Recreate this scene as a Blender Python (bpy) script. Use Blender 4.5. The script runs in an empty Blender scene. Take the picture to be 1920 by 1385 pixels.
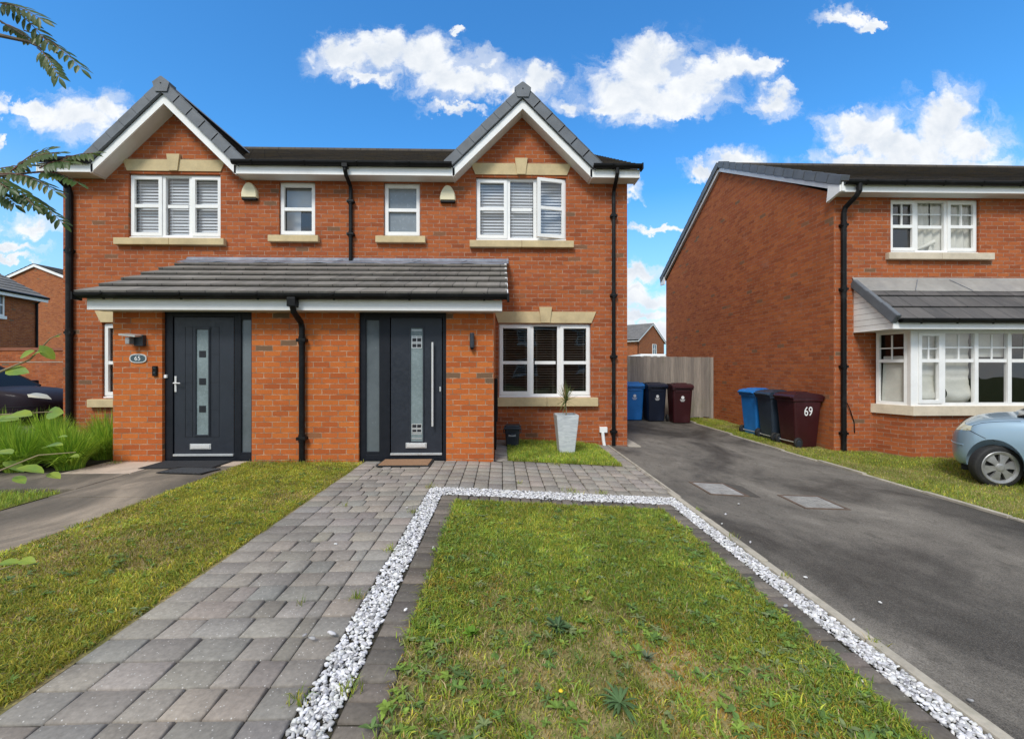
import bpy, bmesh, math, random
import numpy as np
from mathutils import Vector, Matrix
R = math.radians
random.seed(7); rng = np.random.default_rng(7)
scene = bpy.context.scene
COL = scene.collection
# ------------------------------------------------------------------ helpers
def tag(o, label=None, cat=None, group=None, kind=None):
    if label: o['label'] = label
    if cat: o['category'] = cat
    if group: o['group'] = group
    if kind: o['kind'] = kind
    return o
ORIG = {}
def thing(name, label, cat, loc=(0, 0, 0), rz=0.0, group=None, local=False):
    o = bpy.data.objects.new(name, None); COL.objects.link(o)
    o.location = loc; o.rotation_euler = (0, 0, rz); o.empty_display_size = .1
    if not local: ORIG[o.name] = Vector(loc)   # parts given in world metres
    return tag(o, label, cat, group)
class MB:
    """collects polygons; build() links them as ONE mesh object"""
    def __init__(s): s.v = []; s.f = []; s.uv = []; s.sm = []
    def poly(s, pts, uv=None, smooth=False):
        i = len(s.v); s.v += [tuple(p) for p in pts]
        s.f.append(tuple(range(i, i + len(pts)))); s.uv.append(uv); s.sm.append(smooth)
    def box(s, x0, x1, y0, y1, z0, z1):
        s.obox((x0, y0, z0), (1, 0, 0), (0, 1, 0), (0, 0, 1), x1 - x0, y1 - y0, z1 - z0)
    def obox(s, o, ex, ey, ez, a, b, c):
        o = Vector(o); ex = Vector(ex) * a; ey = Vector(ey) * b; ez = Vector(ez) * c
        p = [o, o + ex, o + ex + ey, o + ey, o + ez, o + ex + ez, o + ex + ey + ez, o + ey + ez]
        for q in ((3, 2, 1, 0), (4, 5, 6, 7), (0, 1, 5, 4), (1, 2, 6, 5), (2, 3, 7, 6), (3, 0, 4, 7)):
            s.poly([p[k] for k in q])
    def cbox(s, x0, x1, y0, y1, z0, z1, c=.006):
        """box with chamfered edges"""
        bm = bmesh.new(); bmesh.ops.create_cube(bm, size=1)
        for v in bm.verts: v.co = Vector(((x0 + x1) / 2 + v.co.x * (x1 - x0), (y0 + y1) / 2 + v.co.y * (y1 - y0), (z0 + z1) / 2 + v.co.z * (z1 - z0)))
        bmesh.ops.bevel(bm, geom=bm.edges[:], offset=c, segments=2, affect='EDGES', profile=.7)
        s.addbm(bm)
    def addbm(s, bm, M=None, smooth=False):
        for f in bm.faces: s.poly([(M @ v.co if M else v.co) for v in f.verts], None, smooth)
        bm.free()
    def prism(s, pts, ax, a0, a1):
        """polygon in the plane across axis ax, pushed from a0 to a1"""
        def mk(p, a): return {'x': (a, p[0], p[1]), 'y': (p[0], a, p[1]), 'z': (p[0], p[1], a)}[ax]
        A = [mk(p, a0) for p in pts]; B = [mk(p, a1) for p in pts]; n = len(pts)
        s.poly(A); s.poly(B[::-1])
        for i in range(n): j = (i + 1) % n; s.poly([A[j], A[i], B[i], B[j]])
    def tube(s, pts, r, n=10, cap=True, smooth=True):
        pts = [Vector(p) for p in pts]; rs = r if isinstance(r, (list, tuple)) else [r] * len(pts)
        t0 = (pts[1] - pts[0]).normalized(); u = t0.orthogonal().normalized(); rings = []
        for i, p in enumerate(pts):
            t = ((pts[min(i + 1, len(pts) - 1)] - pts[max(i - 1, 0)])).normalized()
            u = (u - t * u.dot(t)).normalized(); w = t.cross(u)
            rings.append([p + (u * math.cos(2 * math.pi * k / n) + w * math.sin(2 * math.pi * k / n)) * rs[i] for k in range(n)])
        for a, b in zip(rings, rings[1:]):
            for k in range(n): j = (k + 1) % n; s.poly([a[k], a[j], b[j], b[k]], None, smooth)
        if cap: s.poly(rings[0][::-1]); s.poly(rings[-1])
    def lathe(s, prof, M=None, n=24, smooth=True):
        """profile of (radius, height) turned about z"""
        def pt(p, k): q = Vector((p[0] * math.cos(2 * math.pi * k / n), p[0] * math.sin(2 * math.pi * k / n), p[1])); return M @ q if M else q
        for a, b in zip(prof, prof[1:]):
            for k in range(n):
                q = [pt(a, k), pt(a, k + 1), pt(b, k + 1), pt(b, k)]
                if a[0] < 1e-6: q = q[1:]
                elif b[0] < 1e-6: q = q[:3]
                s.poly(q, None, smooth)
    def build(s, name, mat, parent=None, kind=None, weld=False):
        off = Vector((0, 0, 0)); q = parent
        while q is not None:
            off += ORIG.get(q.name, Vector((0, 0, 0)))
            q = q.parent
        me = bpy.data.meshes.new(name)
        V = [(v[0] - off.x, v[1] - off.y, v[2] - off.z) for v in s.v]
        me.from_pydata(V, [], s.f)
        uvl = me.uv_layers.new(name='UVMap')
        data = np.zeros(len(me.loops) * 2, dtype=np.float32); k = 0
        for f, uv in zip(s.f, s.uv):
            if uv is None:
                P = [Vector(s.v[i]) for i in f]; nx = ny = nz = 0.0
                for a, b in zip(P, P[1:] + P[:1]):
                    nx += (a.y - b.y) * (a.z + b.z); ny += (a.z - b.z) * (a.x + b.x); nz += (a.x - b.x) * (a.y + b.y)
                nx, ny, nz = abs(nx), abs(ny), abs(nz)
                if nz > nx and nz > ny: uv = [(p.x, p.y) for p in P]
                elif nx > ny: uv = [(p.y, p.z) for p in P]
                else: uv = [(p.x, p.z) for p in P]
            for c in uv: data[k] = c[0]; data[k + 1] = c[1]; k += 2
        uvl.data.foreach_set('uv', data)
        me.polygons.foreach_set('use_smooth', s.sm)
        if weld:
            bm = bmesh.new(); bm.from_mesh(me); bmesh.ops.remove_doubles(bm, verts=bm.verts, dist=1e-5)
            bmesh.ops.recalc_face_normals(bm, faces=bm.faces); bm.to_mesh(me); bm.free()
        me.update()
        o = bpy.data.objects.new(name, me); COL.objects.link(o)
        for m in (mat if isinstance(mat, (list, tuple)) else [mat]): me.materials.append(m)
        if parent is not None: o.parent = parent
        if kind: o['kind'] = kind
        return o
def copy_tree(o, parent=None):
    c = o.copy(); COL.objects.link(c)
    if parent is not None: c.parent = parent
    for ch in list(o.children): copy_tree(ch, c)
    return c
def np_mesh(name, verts, faces_list, mat, col=None, parent=None, smooth=False):
    """verts Nx3, faces_list = list of (M x k) index arrays; col = per-vertex rgb attribute"""
    me = bpy.data.meshes.new(name); V = np.asarray(verts, dtype=np.float32)
    me.vertices.add(len(V)); me.vertices.foreach_set('co', V.ravel())
    tot = np.concatenate([np.full(len(f), f.shape[1]) for f in faces_list])
    idx = np.concatenate([f.ravel() for f in faces_list])
    me.loops.add(len(idx)); me.loops.foreach_set('vertex_index', idx.astype(np.int32))
    me.polygons.add(len(tot)); st = np.concatenate([[0], np.cumsum(tot)[:-1]])
    me.polygons.foreach_set('loop_start', st.astype(np.int32)); me.polygons.foreach_set('loop_total', tot.astype(np.int32))
    if smooth: me.polygons.foreach_set('use_smooth', np.ones(len(tot), dtype=bool))
    if col is not None:
        at = me.color_attributes.new('Col', 'FLOAT_COLOR', 'POINT')
        at.data.foreach_set('color', np.concatenate([np.asarray(col, dtype=np.float32), np.ones((len(V), 1), np.float32)], 1).ravel())
    me.update(calc_edges=True); me.validate()
    o = bpy.data.objects.new(name, me); COL.objects.link(o); me.materials.append(mat)
    if parent is not None: o.parent = parent
    return o
def vnoise(x, y, s, seed):
    g = np.random.default_rng(seed).random((128, 128)); x = np.asarray(x) * s + 50; y = np.asarray(y) * s + 50
    xi = np.floor(x).astype(int); yi = np.floor(y).astype(int); fx = x - xi; fy = y - yi
    fx = fx * fx * (3 - 2 * fx); fy = fy * fy * (3 - 2 * fy); q = lambda a, b: g[a % 128, b % 128]
    return (q(xi, yi) * (1 - fx) + q(xi + 1, yi) * fx) * (1 - fy) + (q(xi, yi + 1) * (1 - fx) + q(xi + 1, yi + 1) * fx) * fy
def fbm(x, y, s, seed): return (vnoise(x, y, s, seed) * .5 + vnoise(x, y, s * 2.1, seed + 1) * .3 + vnoise(x, y, s * 4.3, seed + 2) * .2)
# ------------------------------------------------------------------ materials
class NT:
    def __init__(s, nt): s.t = nt; s.n = nt.nodes; s.l = nt.links
    def new(s, typ, ins=None, **kw):
        n = s.n.new(typ)
        for k, v in kw.items(): setattr(n, k, v)
        for k, v in (ins or {}).items():
            if isinstance(v, bpy.types.NodeSocket): s.l.new(v, n.inputs[k])
            else: n.inputs[k].default_value = v
        return n
    def m(s, op, a, b=0.0, c=0.0, clamp=False):
        n = s.new('ShaderNodeMath', {0: a, 1: b, 2: c}, operation=op); n.use_clamp = clamp; return n.outputs[0]
    def mix(s, fac, a, b, mode='MIX'):
        n = s.new('ShaderNodeMix', data_type='RGBA', blend_type=mode)
        for i, v in ((0, fac), (6, a), (7, b)):
            if isinstance(v, bpy.types.NodeSocket): s.l.new(v, n.inputs[i])
            else: n.inputs[i].default_value = v if i == 0 else (*v[:3], 1)
        return n.outputs[2]
    def ramp(s, fac, stops, interp='LINEAR'):
        n = s.new('ShaderNodeValToRGB', {0: fac}); cr = n.color_ramp; cr.interpolation = interp
        while len(cr.elements) < len(stops): cr.elements.new(.5)
        for e, (p, c) in zip(cr.elements, stops): e.position = p; e.color = (*c, 1) if len(c) == 3 else c
        return n.outputs[0]
    def noise(s, vec, scale, detail=4, rough=.55, dist=0.0):
        return s.new('ShaderNodeTexNoise', {'Vector': vec, 'Scale': scale, 'Detail': detail, 'Roughness': rough, 'Distortion': dist}).outputs[0]
    def rng(s, v, a, b, c, d):
        n = s.new('ShaderNodeMapRange', {0: v, 1: a, 2: b, 3: c, 4: d}); return n.outputs[0]
def mat(name):
    m = bpy.data.materials.new(name); m.use_nodes = True; m.node_tree.nodes.clear()
    t = NT(m.node_tree); out = t.new('ShaderNodeOutputMaterial'); b = t.new('ShaderNodeBsdfPrincipled')
    t.l.new(b.outputs[0], out.inputs[0]); t.b = b; t.out = out; t.mat = m
    return m, t
def obj(t): return t.new('ShaderNodeTexCoord').outputs['Object']
def uvc(t): return t.new('ShaderNodeTexCoord').outputs['UV']
def setin(t, **k):
    for n, v in k.items():
        s = t.b.inputs[n.replace('_', ' ')]
        if isinstance(v, bpy.types.NodeSocket): t.l.new(v, s)
        else: s.default_value = (*v, 1) if isinstance(v, tuple) and len(v) == 3 else v
def bump(t, h, strength=.3, dist=.01):
    n = t.new('ShaderNodeBump', {'Height': h, 'Strength': strength, 'Distance': dist}); t.l.new(n.outputs[0], t.b.inputs['Normal'])
def plain(name, c, rough=.5, var=.15, scale=8, metal=0.0, bumps=0.0, spec=.5, coat=0.0, dirt=None):
    """paint / plastic / stone with uneven tone, a little grime and uneven gloss"""
    m, t = mat(name); v = obj(t)
    n = t.noise(v, scale, 5); n2 = t.noise(v, scale * 7.3, 3)
    f = t.rng(t.m('ADD', t.m('MULTIPLY', n, .7), t.m('MULTIPLY', n2, .3)), .3, .7, 1 - var, 1 + var)
    colr = t.new('ShaderNodeMix', data_type='RGBA', blend_type='MULTIPLY'); colr.inputs[0].default_value = 1; colr.inputs[6].default_value = (*c, 1)
    t.l.new(t.new('ShaderNodeCombineColor', {0: f, 1: f, 2: f}).outputs[0], colr.inputs[7]); o = colr.outputs[2]
    if dirt:
        d = t.rng(t.noise(v, scale * .6, 8, .65), .52, .72, 0, dirt[1]); o = t.mix(d, o, dirt[0])
    setin(t, Base_Color=o, Metallic=metal, Roughness=t.rng(n2, .3, .7, max(0, rough - .08), min(1, rough + .08)))
    t.b.inputs['Specular IOR Level'].default_value = spec; t.b.inputs['Coat Weight'].default_value = coat
    if bumps: bump(t, n2, bumps, .004)
    return m
def brick_mat(name, stops, mortar, tint=(1, 1, 1)):
    m, t = mat(name); uv = uvc(t)
    wob = t.noise(uv, 9, 2); wob2 = t.noise(uv, 60, 2)
    sp = t.new('ShaderNodeSeparateXYZ', {0: uv}); u = sp.outputs[0]; v = sp.outputs[1]
    vv = t.m('ADD', t.m('DIVIDE', v, .075), t.m('MULTIPLY', t.m('SUBTRACT', wob2, .5), .22))
    row = t.m('FLOOR', vv); fv = t.m('FRACT', vv)
    rr = t.new('ShaderNodeTexWhiteNoise', {'W': row}, noise_dimensions='1D').outputs[0]
    uu = t.m('ADD', t.m('ADD', t.m('DIVIDE', u, .225), t.m('MULTIPLY', t.m('FRACT', t.m('MULTIPLY', row, .5)), 1.0)), t.m('MULTIPLY', rr, .06))
    uu = t.m('ADD', uu, t.m('MULTIPLY', t.m('SUBTRACT', wob2, .5), .05))
    colm = t.m('FLOOR', uu); fu = t.m('FRACT', uu)
    cell = t.new('ShaderNodeCombineXYZ', {0: colm, 1: row, 2: 0.0}).outputs[0]
    wn = t.new('ShaderNodeTexWhiteNoise', {'Vector': cell}, noise_dimensions='2D')
    base = t.ramp(wn.outputs[0], stops)
    face = t.noise(uv, 55, 5, .7); base = t.mix(t.rng(face, .35, .75, 0, .34), base, (.15, .045, .022))
    big = t.noise(uv, .9, 5, .6); base = t.mix(1.0, base, t.ramp(big, [(.3, (.88, .87, .87)), (.5, (1, 1, 1)), (.72, (1.08, 1.07, 1.05))]), 'MULTIPLY')
    bloom = t.rng(t.noise(uv, 1.6, 7, .7, .4), .6, .8, 0, .26); base = t.mix(bloom, base, (.48, .33, .27))
    mh = t.m('LESS_THAN', fv, .135); mv = t.m('LESS_THAN', fu, .047); mm = t.m('MAXIMUM', mh, mv)
    mcol = t.mix(t.rng(wob, .3, .62, 0, 1), mortar, tuple(c * .45 for c in mortar))
    c = t.mix(mm, base, mcol); c = t.mix(1.0, c, tint, 'MULTIPLY')
    setin(t, Base_Color=c, Roughness=.9); t.b.inputs['Specular IOR Level'].default_value = .2
    bump(t, t.m('ADD', t.m('MULTIPLY', t.m('SUBTRACT', 1.0, mm), 1.0), t.m('MULTIPLY', face, .5)), .5, .006)
    return m
BST = [(p, tuple(x * k for x, k in zip(c, (1.06, 1.09, .90)))) for p, c in [(0, (.27, .068, .030)), (.25, (.36, .092, .036)), (.5, (.42, .115, .042)), (.75, (.33, .080, .036)), (.978, (.44, .125, .05)), (.988, (.24, .10, .06)), (1, (.17, .10, .07))]]
MORT = (.47, .29, .20)
M = {}
M['brick'] = brick_mat('brick', BST, MORT)
M['brick_porch'] = brick_mat('porch_brick', [(0, (.41, .098, .026)), (.3, (.52, .13, .029)), (.6, (.58, .165, .036)), (.9, (.46, .115, .031)), (.965, (.56, .15, .035)), (.975, (.19, .11, .06)), (1, (.16, .11, .07))], (.52, .33, .21))  # porch wall tone, brighter and more orange than the main wall
M['brick_side'] = brick_mat('side_brick', [(p, (c[0] * 1.06, c[1] * 1.12, c[2] * 1.1)) for p, c in BST], (.40, .22, .14))
M['brick_far'] = brick_mat('far_brick', [(p, (c[0] * .95, c[1] * 1.1, c[2] * 1.1)) for p, c in BST], (.42, .27, .19))
def tile_mat(name, a, b, moss, mossamt, tw=.3, rough=.75):
    m, t = mat(name); uv = uvc(t); sp = t.new('ShaderNodeSeparateXYZ', {0: uv})
    row = t.m('FLOOR', t.m('ADD', sp.outputs[1], .01)); uu = t.m('ADD', t.m('DIVIDE', sp.outputs[0], tw), t.m('MULTIPLY', t.m('FRACT', t.m('MULTIPLY', row, .5)), 1.0))
    cell = t.new('ShaderNodeCombineXYZ', {0: t.m('FLOOR', uu), 1: row, 2: 0.0}).outputs[0]
    w = t.new('ShaderNodeTexWhiteNoise', {'Vector': cell}, noise_dimensions='2D').outputs[0]
    c = t.mix(w, a, b); o = obj(t)
    streak = t.noise(t.new('ShaderNodeVectorMath', {0: uv, 1: (9, .9, 1)}, operation='MULTIPLY').outputs[0], 1.0, 6, .65)
    c = t.mix(t.rng(streak, .5, .75, 0, .5), c, tuple(min(1, x * 1.7) for x in b))
    c = t.mix(t.rng(t.noise(o, 2.6, 8, .7), .46, .64, 0, mossamt), c, moss)
    j = t.m('LESS_THAN', t.m('FRACT', uu), .035); c = t.mix(j, c, tuple(x * .35 for x in a))
    setin(t, Base_Color=c, Roughness=rough); bump(t, t.m('ADD', t.noise(o, 60, 4), t.m('MULTIPLY', j, -1.5)), .35, .006)
    return m
M['tile_dark'] = tile_mat('dark_tile', (.034, .028, .023), (.062, .049, .037), (.075, .052, .022), .75)
M['tile_porch'] = tile_mat('porch_tile', (.125, .114, .101), (.20, .182, .159), (.12, .11, .083), .4, .33)
M['tile_bay'] = tile_mat('bay_tile', (.062, .059, .058), (.105, .097, .092), (.16, .145, .128), .25, .33)
M['tile_far'] = tile_mat('far_tile', (.13, .125, .12), (.18, .17, .165), (.14, .13, .1), .3)
M['cap'] = plain('verge_grey', (.125, .137, .152), .6, .22, 5, bumps=.2, dirt=((.2, .2, .18), .3))
M['lead'] = plain('lead_sheet', (.185, .205, .245), .45, .35, 3, metal=.25, bumps=.5, dirt=((.42, .44, .47), .55))
M['leadpale'] = plain('pale_lead', (.30, .285, .26), .55, .22, 3, bumps=.4, dirt=((.16, .16, .17), .4))
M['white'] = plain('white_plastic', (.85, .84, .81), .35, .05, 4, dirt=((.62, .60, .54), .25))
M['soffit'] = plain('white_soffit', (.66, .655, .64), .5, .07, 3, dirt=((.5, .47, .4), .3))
M['black'] = plain('black_plastic', (.005, .0052, .0056), .5, .3, 5, spec=.22, dirt=((.05, .048, .045), .4))
M['stone'] = plain('sand_stone', (.56, .44, .245), .85, .16, 4, bumps=.3, dirt=((.33, .26, .15), .4))
M['stonepale'] = plain('pale_sand_stone', (.62, .53, .40), .85, .15, 4, bumps=.3, dirt=((.40, .33, .24), .4))
M['cream'] = plain('cream_plastic', (.72, .64, .42), .45, .08, 4)
M['frame'] = plain('shaded_frame', (.009, .011, .016), .45, .14, 3, spec=.3)  # door colour darkened for the frame, putting the soffit's shade into it
M['door'] = plain('anthracite_paint', (.017, .0215, .031), .42, .14, 3, bumps=.06, dirt=((.035, .042, .055), .25))
M['doordk'] = plain('anthracite_groove', (.007, .009, .014), .5, .1, 3)
M['steel'] = plain('brushed_steel', (.74, .73, .71), .35, .06, 20, metal=.35)
M['hub'] = plain('hub_silver', (.36, .355, .35), .36, .15, 9, metal=.5, dirt=((.10, .09, .08), .5))
M['silver'] = plain('silver_plate', (.66, .67, .66), .38, .08, 9, metal=.6)
M['dark'] = plain('dark_inside', (.02, .02, .02), .9, .2, 3)
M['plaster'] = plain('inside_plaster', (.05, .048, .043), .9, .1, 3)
M['blind'] = plain('white_slat', (.55, .585, .62), .45, .05, 4)
M['blinddk'] = plain('dark_slat', (.22, .205, .18), .45, .15, 4)
M['curtain'] = plain('cream_cloth', (.60, .595, .53), .9, .12, 5, bumps=.2)
M['rubber'] = plain('black_rubber', (.014, .014, .014), .75, .3, 12, bumps=.2, dirt=((.06, .055, .045), .5))
M['greyplastic'] = plain('dark_grey_plastic', (.022, .028, .038), .42, .25, 5, dirt=((.07, .07, .07), .4))
M['whitepaint'] = plain('white_print', (.82, .82, .80), .5, .06, 30)
def glass_mat(name, tint=(1, 1, 1), k=1.0, wob=.012):
    m, t = mat(name); t.n.remove(t.b)
    ge = t.new('ShaderNodeNewGeometry'); ca = t.m('ABSOLUTE', t.new('ShaderNodeVectorMath', {0: ge.outputs['Normal'], 1: ge.outputs['Incoming']}, operation='DOT_PRODUCT').outputs['Value'])
    fr = t.m('ADD', .045, t.m('MULTIPLY', .95, t.m('POWER', t.m('SUBTRACT', 1.0, ca, clamp=True), 5.0)))
    nb = t.new('ShaderNodeBump', {'Height': t.noise(obj(t), 1.3, 2), 'Strength': .5, 'Distance': wob}).outputs[0]
    g = t.new('ShaderNodeBsdfGlossy', {'Color': (1, 1, 1, 1), 'Roughness': .01, 'Normal': nb}).outputs[0]
    tr = t.new('ShaderNodeBsdfTransparent', {'Color': (*[.95 * c for c in tint], 1)}).outputs[0]
    mx = t.new('ShaderNodeMixShader', {0: t.m('MULTIPLY', fr, 2.0 * k, clamp=True), 1: tr, 2: g}); t.l.new(mx.outputs[0], t.out.inputs[0])
    return m
M['glass'] = glass_mat('window_glass')
M['frost'] = plain('frosted_glass', (.20, .225, .24), .22, .16, 2.5, spec=.7)
M['frostdoor'] = plain('satin_door_glass', (.20, .25, .255), .25, .2, 3, spec=.6)
M['frostside'] = plain('satin_side_glass', (.115, .135, .145), .2, .18, 2, spec=.6)
def leafy(name, trans=.35, rough=.5, colr=None):
    m, t = mat(name)
    if colr is None: c = t.new('ShaderNodeVertexColor', layer_name='Col').outputs[0]
    else: c = t.mix(t.rng(t.noise(obj(t), 14, 4), .35, .65, 0, 1), colr[0], colr[1])
    setin(t, Base_Color=c, Roughness=rough); t.b.inputs['Specular IOR Level'].default_value = .3
    tr = t.new('ShaderNodeBsdfTranslucent', {'Color': c}).outputs[0]
    mx = t.new('ShaderNodeMixShader', {0: trans, 1: t.b.outputs[0], 2: tr}); t.l.new(mx.outputs[0], t.out.inputs[0])
    return m
M['grass'] = leafy('grass_blade', .3, .55)
M['rowan'] = leafy('rowan_leaf', .3, .4, ((.045, .095, .022), (.085, .12, .025)))
M['bushleaf'] = leafy('lime_leaf', .4, .45, ((.34, .42, .05), (.20, .33, .07)))
M['weed'] = leafy('weed_leaf', .3, .5)
M['twig'] = plain('pale_twig', (.24, .19, .10), .8, .3, 18)
M['bark'] = plain('brown_bark', (.11, .085, .06), .9, .35, 18, bumps=.6)
def vcol_mat(name, rough, nscale, namt, spec=.3, speck=None, bumps=.3, stain=None):
    m, t = mat(name); o = obj(t); c = t.new('ShaderNodeVertexColor', layer_name='Col').outputs[0]
    n = t.noise(o, nscale, 6, .7); f = t.rng(n, .25, .75, 1 - namt, 1 + namt)
    c = t.mix(1.0, c, t.new('ShaderNodeCombineColor', {0: f, 1: f, 2: f}).outputs[0], 'MULTIPLY')
    if stain: c = t.mix(t.rng(t.noise(o, stain[0], 7, .65), .47, .7, 0, stain[2]), c, stain[1])
    if speck:
        vo = t.new('ShaderNodeTexVoronoi', {'Vector': o, 'Scale': speck[0]}); d = t.m('MULTIPLY', t.m('LESS_THAN', vo.outputs['Distance'], speck[1]), t.m('GREATER_THAN', t.new('ShaderNodeSeparateColor', {0: vo.outputs['Color']}).outputs[0], speck[3]))
        c = t.mix(d, c, speck[2])
    setin(t, Base_Color=c, Roughness=rough); t.b.inputs['Specular IOR Level'].default_value = spec
    bump(t, n, bumps, .004); return m
M['paver'] = vcol_mat('grey_paver', .85, 45, .28, speck=(95, .26, (.52, .50, .46), .90), stain=(1.3, (.085, .078, .07), .45))
M['edging'] = vcol_mat('charcoal_paver', .85, 45, .3, speck=(110, .22, (.4, .38, .35), .93), stain=(2.2, (.10, .085, .06), .45))
M['pebble'] = vcol_mat('white_pebble', .6, 40, .12, bumps=.2)
def ground_mat(name, stops, scale, fine, rough=.95, bumps=.5, fscale=60):
    m, t = mat(name); o = obj(t)
    a = t.noise(o, scale, 8, .65, .3); b = t.noise(o, fscale, 5, .7)
    c = t.ramp(a, stops); f = t.rng(b, .25, .75, 1 - fine, 1 + fine)
    c = t.mix(1.0, c, t.new('ShaderNodeCombineColor', {0: f, 1: f, 2: f}).outputs[0], 'MULTIPLY')
    setin(t, Base_Color=c, Roughness=rough); t.b.inputs['Specular IOR Level'].default_value = .2; bump(t, b, bumps, .012)
    return m, t
M['soil'] = ground_mat('lawn_thatch', [(.3, (.15, .165, .04)), (.46, (.20, .19, .06)), (.57, (.33, .26, .12)), (.68, (.42, .29, .15))], 1.6, .5)[0]
M['soilgreen'] = ground_mat('lawn_floor', [(.3, (.11, .13, .026)), (.55, (.19, .19, .045)), (.7, (.34, .29, .10))], 1.6, .5)[0]
M['sand'] = ground_mat('jointing_sand', [(.35, (.03, .026, .02)), (.6, (.05, .045, .03)), (.7, (.05, .07, .02))], 3, .4)[0]
M['ground'] = ground_mat('rough_ground', [(.35, (.055, .08, .02)), (.6, (.09, .10, .035)), (.75, (.14, .12, .06))], .3, .3)[0]
def tarmac():
    m, t = mat('worn_tarmac'); o = obj(t)
    st = t.new('ShaderNodeVectorMath', {0: o, 1: (1.0, .55, 1)}, operation='MULTIPLY').outputs[0]
    a = t.noise(st, .62, 7, .62, .9); b = t.noise(o, 160, 3, .7); c2 = t.noise(st, 2.3, 6, .7)
    c = t.ramp(t.m('ADD', t.m('MULTIPLY', a, .75), t.m('MULTIPLY', c2, .25)), [(.37, (.055, .050, .043)), (.44, (.095, .087, .076)), (.50, (.15, .137, .119)), (.57, (.20, .183, .158)), (.68, (.31, .284, .246))])
    f = t.rng(t.m('ADD', t.m('MULTIPLY', b, .6), t.m('MULTIPLY', t.noise(o, 70, 4, .75), .4)), .35, .65, .42, 1.58); c = t.mix(1.0, c, t.new('ShaderNodeCombineColor', {0: f, 1: f, 2: f}).outputs[0], 'MULTIPLY'); c = t.mix(t.rng(t.noise(st, 5.5, 6, .7), .56, .66, 0, .4), c, (.05, .046, .04))
    vo = t.new('ShaderNodeTexVoronoi', {'Vector': o, 'Scale': 320.0}); sp = t.m('GREATER_THAN', t.new('ShaderNodeSeparateColor', {0: vo.outputs['Color']}).outputs[0], .93)
    c = t.mix(t.m('MULTIPLY', sp, .5), c, (.26, .235, .20)); c = t.mix(1.0, c, (.97, .955, .935), 'MULTIPLY')
    setin(t, Base_Color=c, Roughness=t.rng(a, .4, .55, .62, .92)); t.b.inputs['Specular IOR Level'].default_value = .18
    bump(t, t.m('ADD', b, t.m('MULTIPLY', vo.outputs['Distance'], .8)), .5, .006); return m
M['tarmac'] = tarmac()
def concrete():
    m, t = mat('weathered_concrete'); o = obj(t)
    a = t.noise(t.new('ShaderNodeVectorMath', {0: o, 1: (1, .5, 1)}, operation='MULTIPLY').outputs[0], 1.1, 8, .65, .5); b = t.noise(o, 90, 4, .7)
    c = t.ramp(a, [(.35, (.075, .064, .048)), (.46, (.125, .104, .078)), (.55, (.19, .155, .115)), (.68, (.36, .29, .215))])
    f = t.rng(b, .25, .75, .75, 1.25); c = t.mix(1.0, c, t.new('ShaderNodeCombineColor', {0: f, 1: f, 2: f}).outputs[0], 'MULTIPLY')
    setin(t, Base_Color=c, Roughness=.9); bump(t, b, .4, .005); return m
M['concrete'] = concrete()
M['landing'] = plain('pale_landing', (.50, .40, .31), .9, .22, 5, bumps=.4, dirt=((.24, .20, .155), .6))
M['kerb'] = plain('pale_concrete', (.40, .36, .29), .9, .25, 6, bumps=.5, dirt=((.14, .14, .09), .6))
def timber():
    m, t = mat('weathered_timber'); o = obj(t); uv = uvc(t); sp = t.new('ShaderNodeSeparateXYZ', {0: uv})
    bd = t.new('ShaderNodeTexWhiteNoise', {'W': t.m('FLOOR', t.m('DIVIDE', sp.outputs[0], .1))}, noise_dimensions='1D').outputs[0]
    g = t.noise(t.new('ShaderNodeVectorMath', {0: o, 1: (60, 60, 2.5)}, operation='MULTIPLY').outputs[0], 1.0, 5, .65)
    c = t.mix(bd, (.23, .20, .17), (.40, .345, .285)); c = t.mix(t.rng(g, .4, .75, 0, .7), c, (.10, .09, .08))
    c = t.mix(t.rng(t.noise(o, 1.3, 6, .7), .55, .75, 0, .5), c, (.15, .15, .06))
    setin(t, Base_Color=c, Roughness=.9); bump(t, g, .5, .006); return m
M['timber'] = timber()
# ------------------------------------------------------------------ ground, paving, drive
def gz(x, y=0):
    z = float(np.interp(x, [-0.5, 1.9, 3.2, 5.2, 6.4, 8], [.14, .01, -.07, -.12, -.14, -.17]))
    if y > 8 and x > 1.9: k = min(1, (y - 8) / 4); z = z * (1 - k) + (-.06) * k
    return z
def gzv(x, y):
    z = np.interp(x, [-0.5, 1.9, 3.2, 5.2, 6.4, 8], [.14, .01, -.07, -.12, -.14, -.17])
    k = np.clip((y - 8) / 4, 0, 1) * (x > 1.9); return z * (1 - k) + (-.06) * k
def sheet(name, x0, x1, y0, y1, dz, m, kind='structure', nx=12, ny=8, xs=None, ys=None):
    b = MB(); X = xs or [x0 + (x1 - x0) * i / nx for i in range(nx + 1)]; Y = ys or [y0 + (y1 - y0) * i / ny for i in range(ny + 1)]
    for xa, xb in zip(X, X[1:]):
        for ya, yb in zip(Y, Y[1:]): b.poly([(xa, ya, gz(xa, ya) + dz), (xb, ya, gz(xb, ya) + dz), (xb, yb, gz(xb, yb) + dz), (xa, yb, gz(xa, yb) + dz)])
    return b.build(name, m, None, kind, weld=True)
GX = [-260, -60, -20, -8, -4, -.5, .7, 1.9, 3.2, 4.2, 5.2, 6.4, 8, 12, 30, 60, 260]
GY = [-60, -10, 0, 3, 6, 8, 9, 10, 11, 12, 14, 20, 40, 90, 320]
sheet('ground', 0, 0, 0, 0, -.05, M['ground'], xs=GX, ys=GY)
sheet('driveway', 0, 0, 0, 0, .0, M['tarmac'], xs=[1.95, 2.4, 2.8, 3.2, 3.8, 4.5, 5.2], ys=[-4, -2, 0, 2, 4, 6, 8, 9, 10, 11, 12, 12.75])
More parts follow.
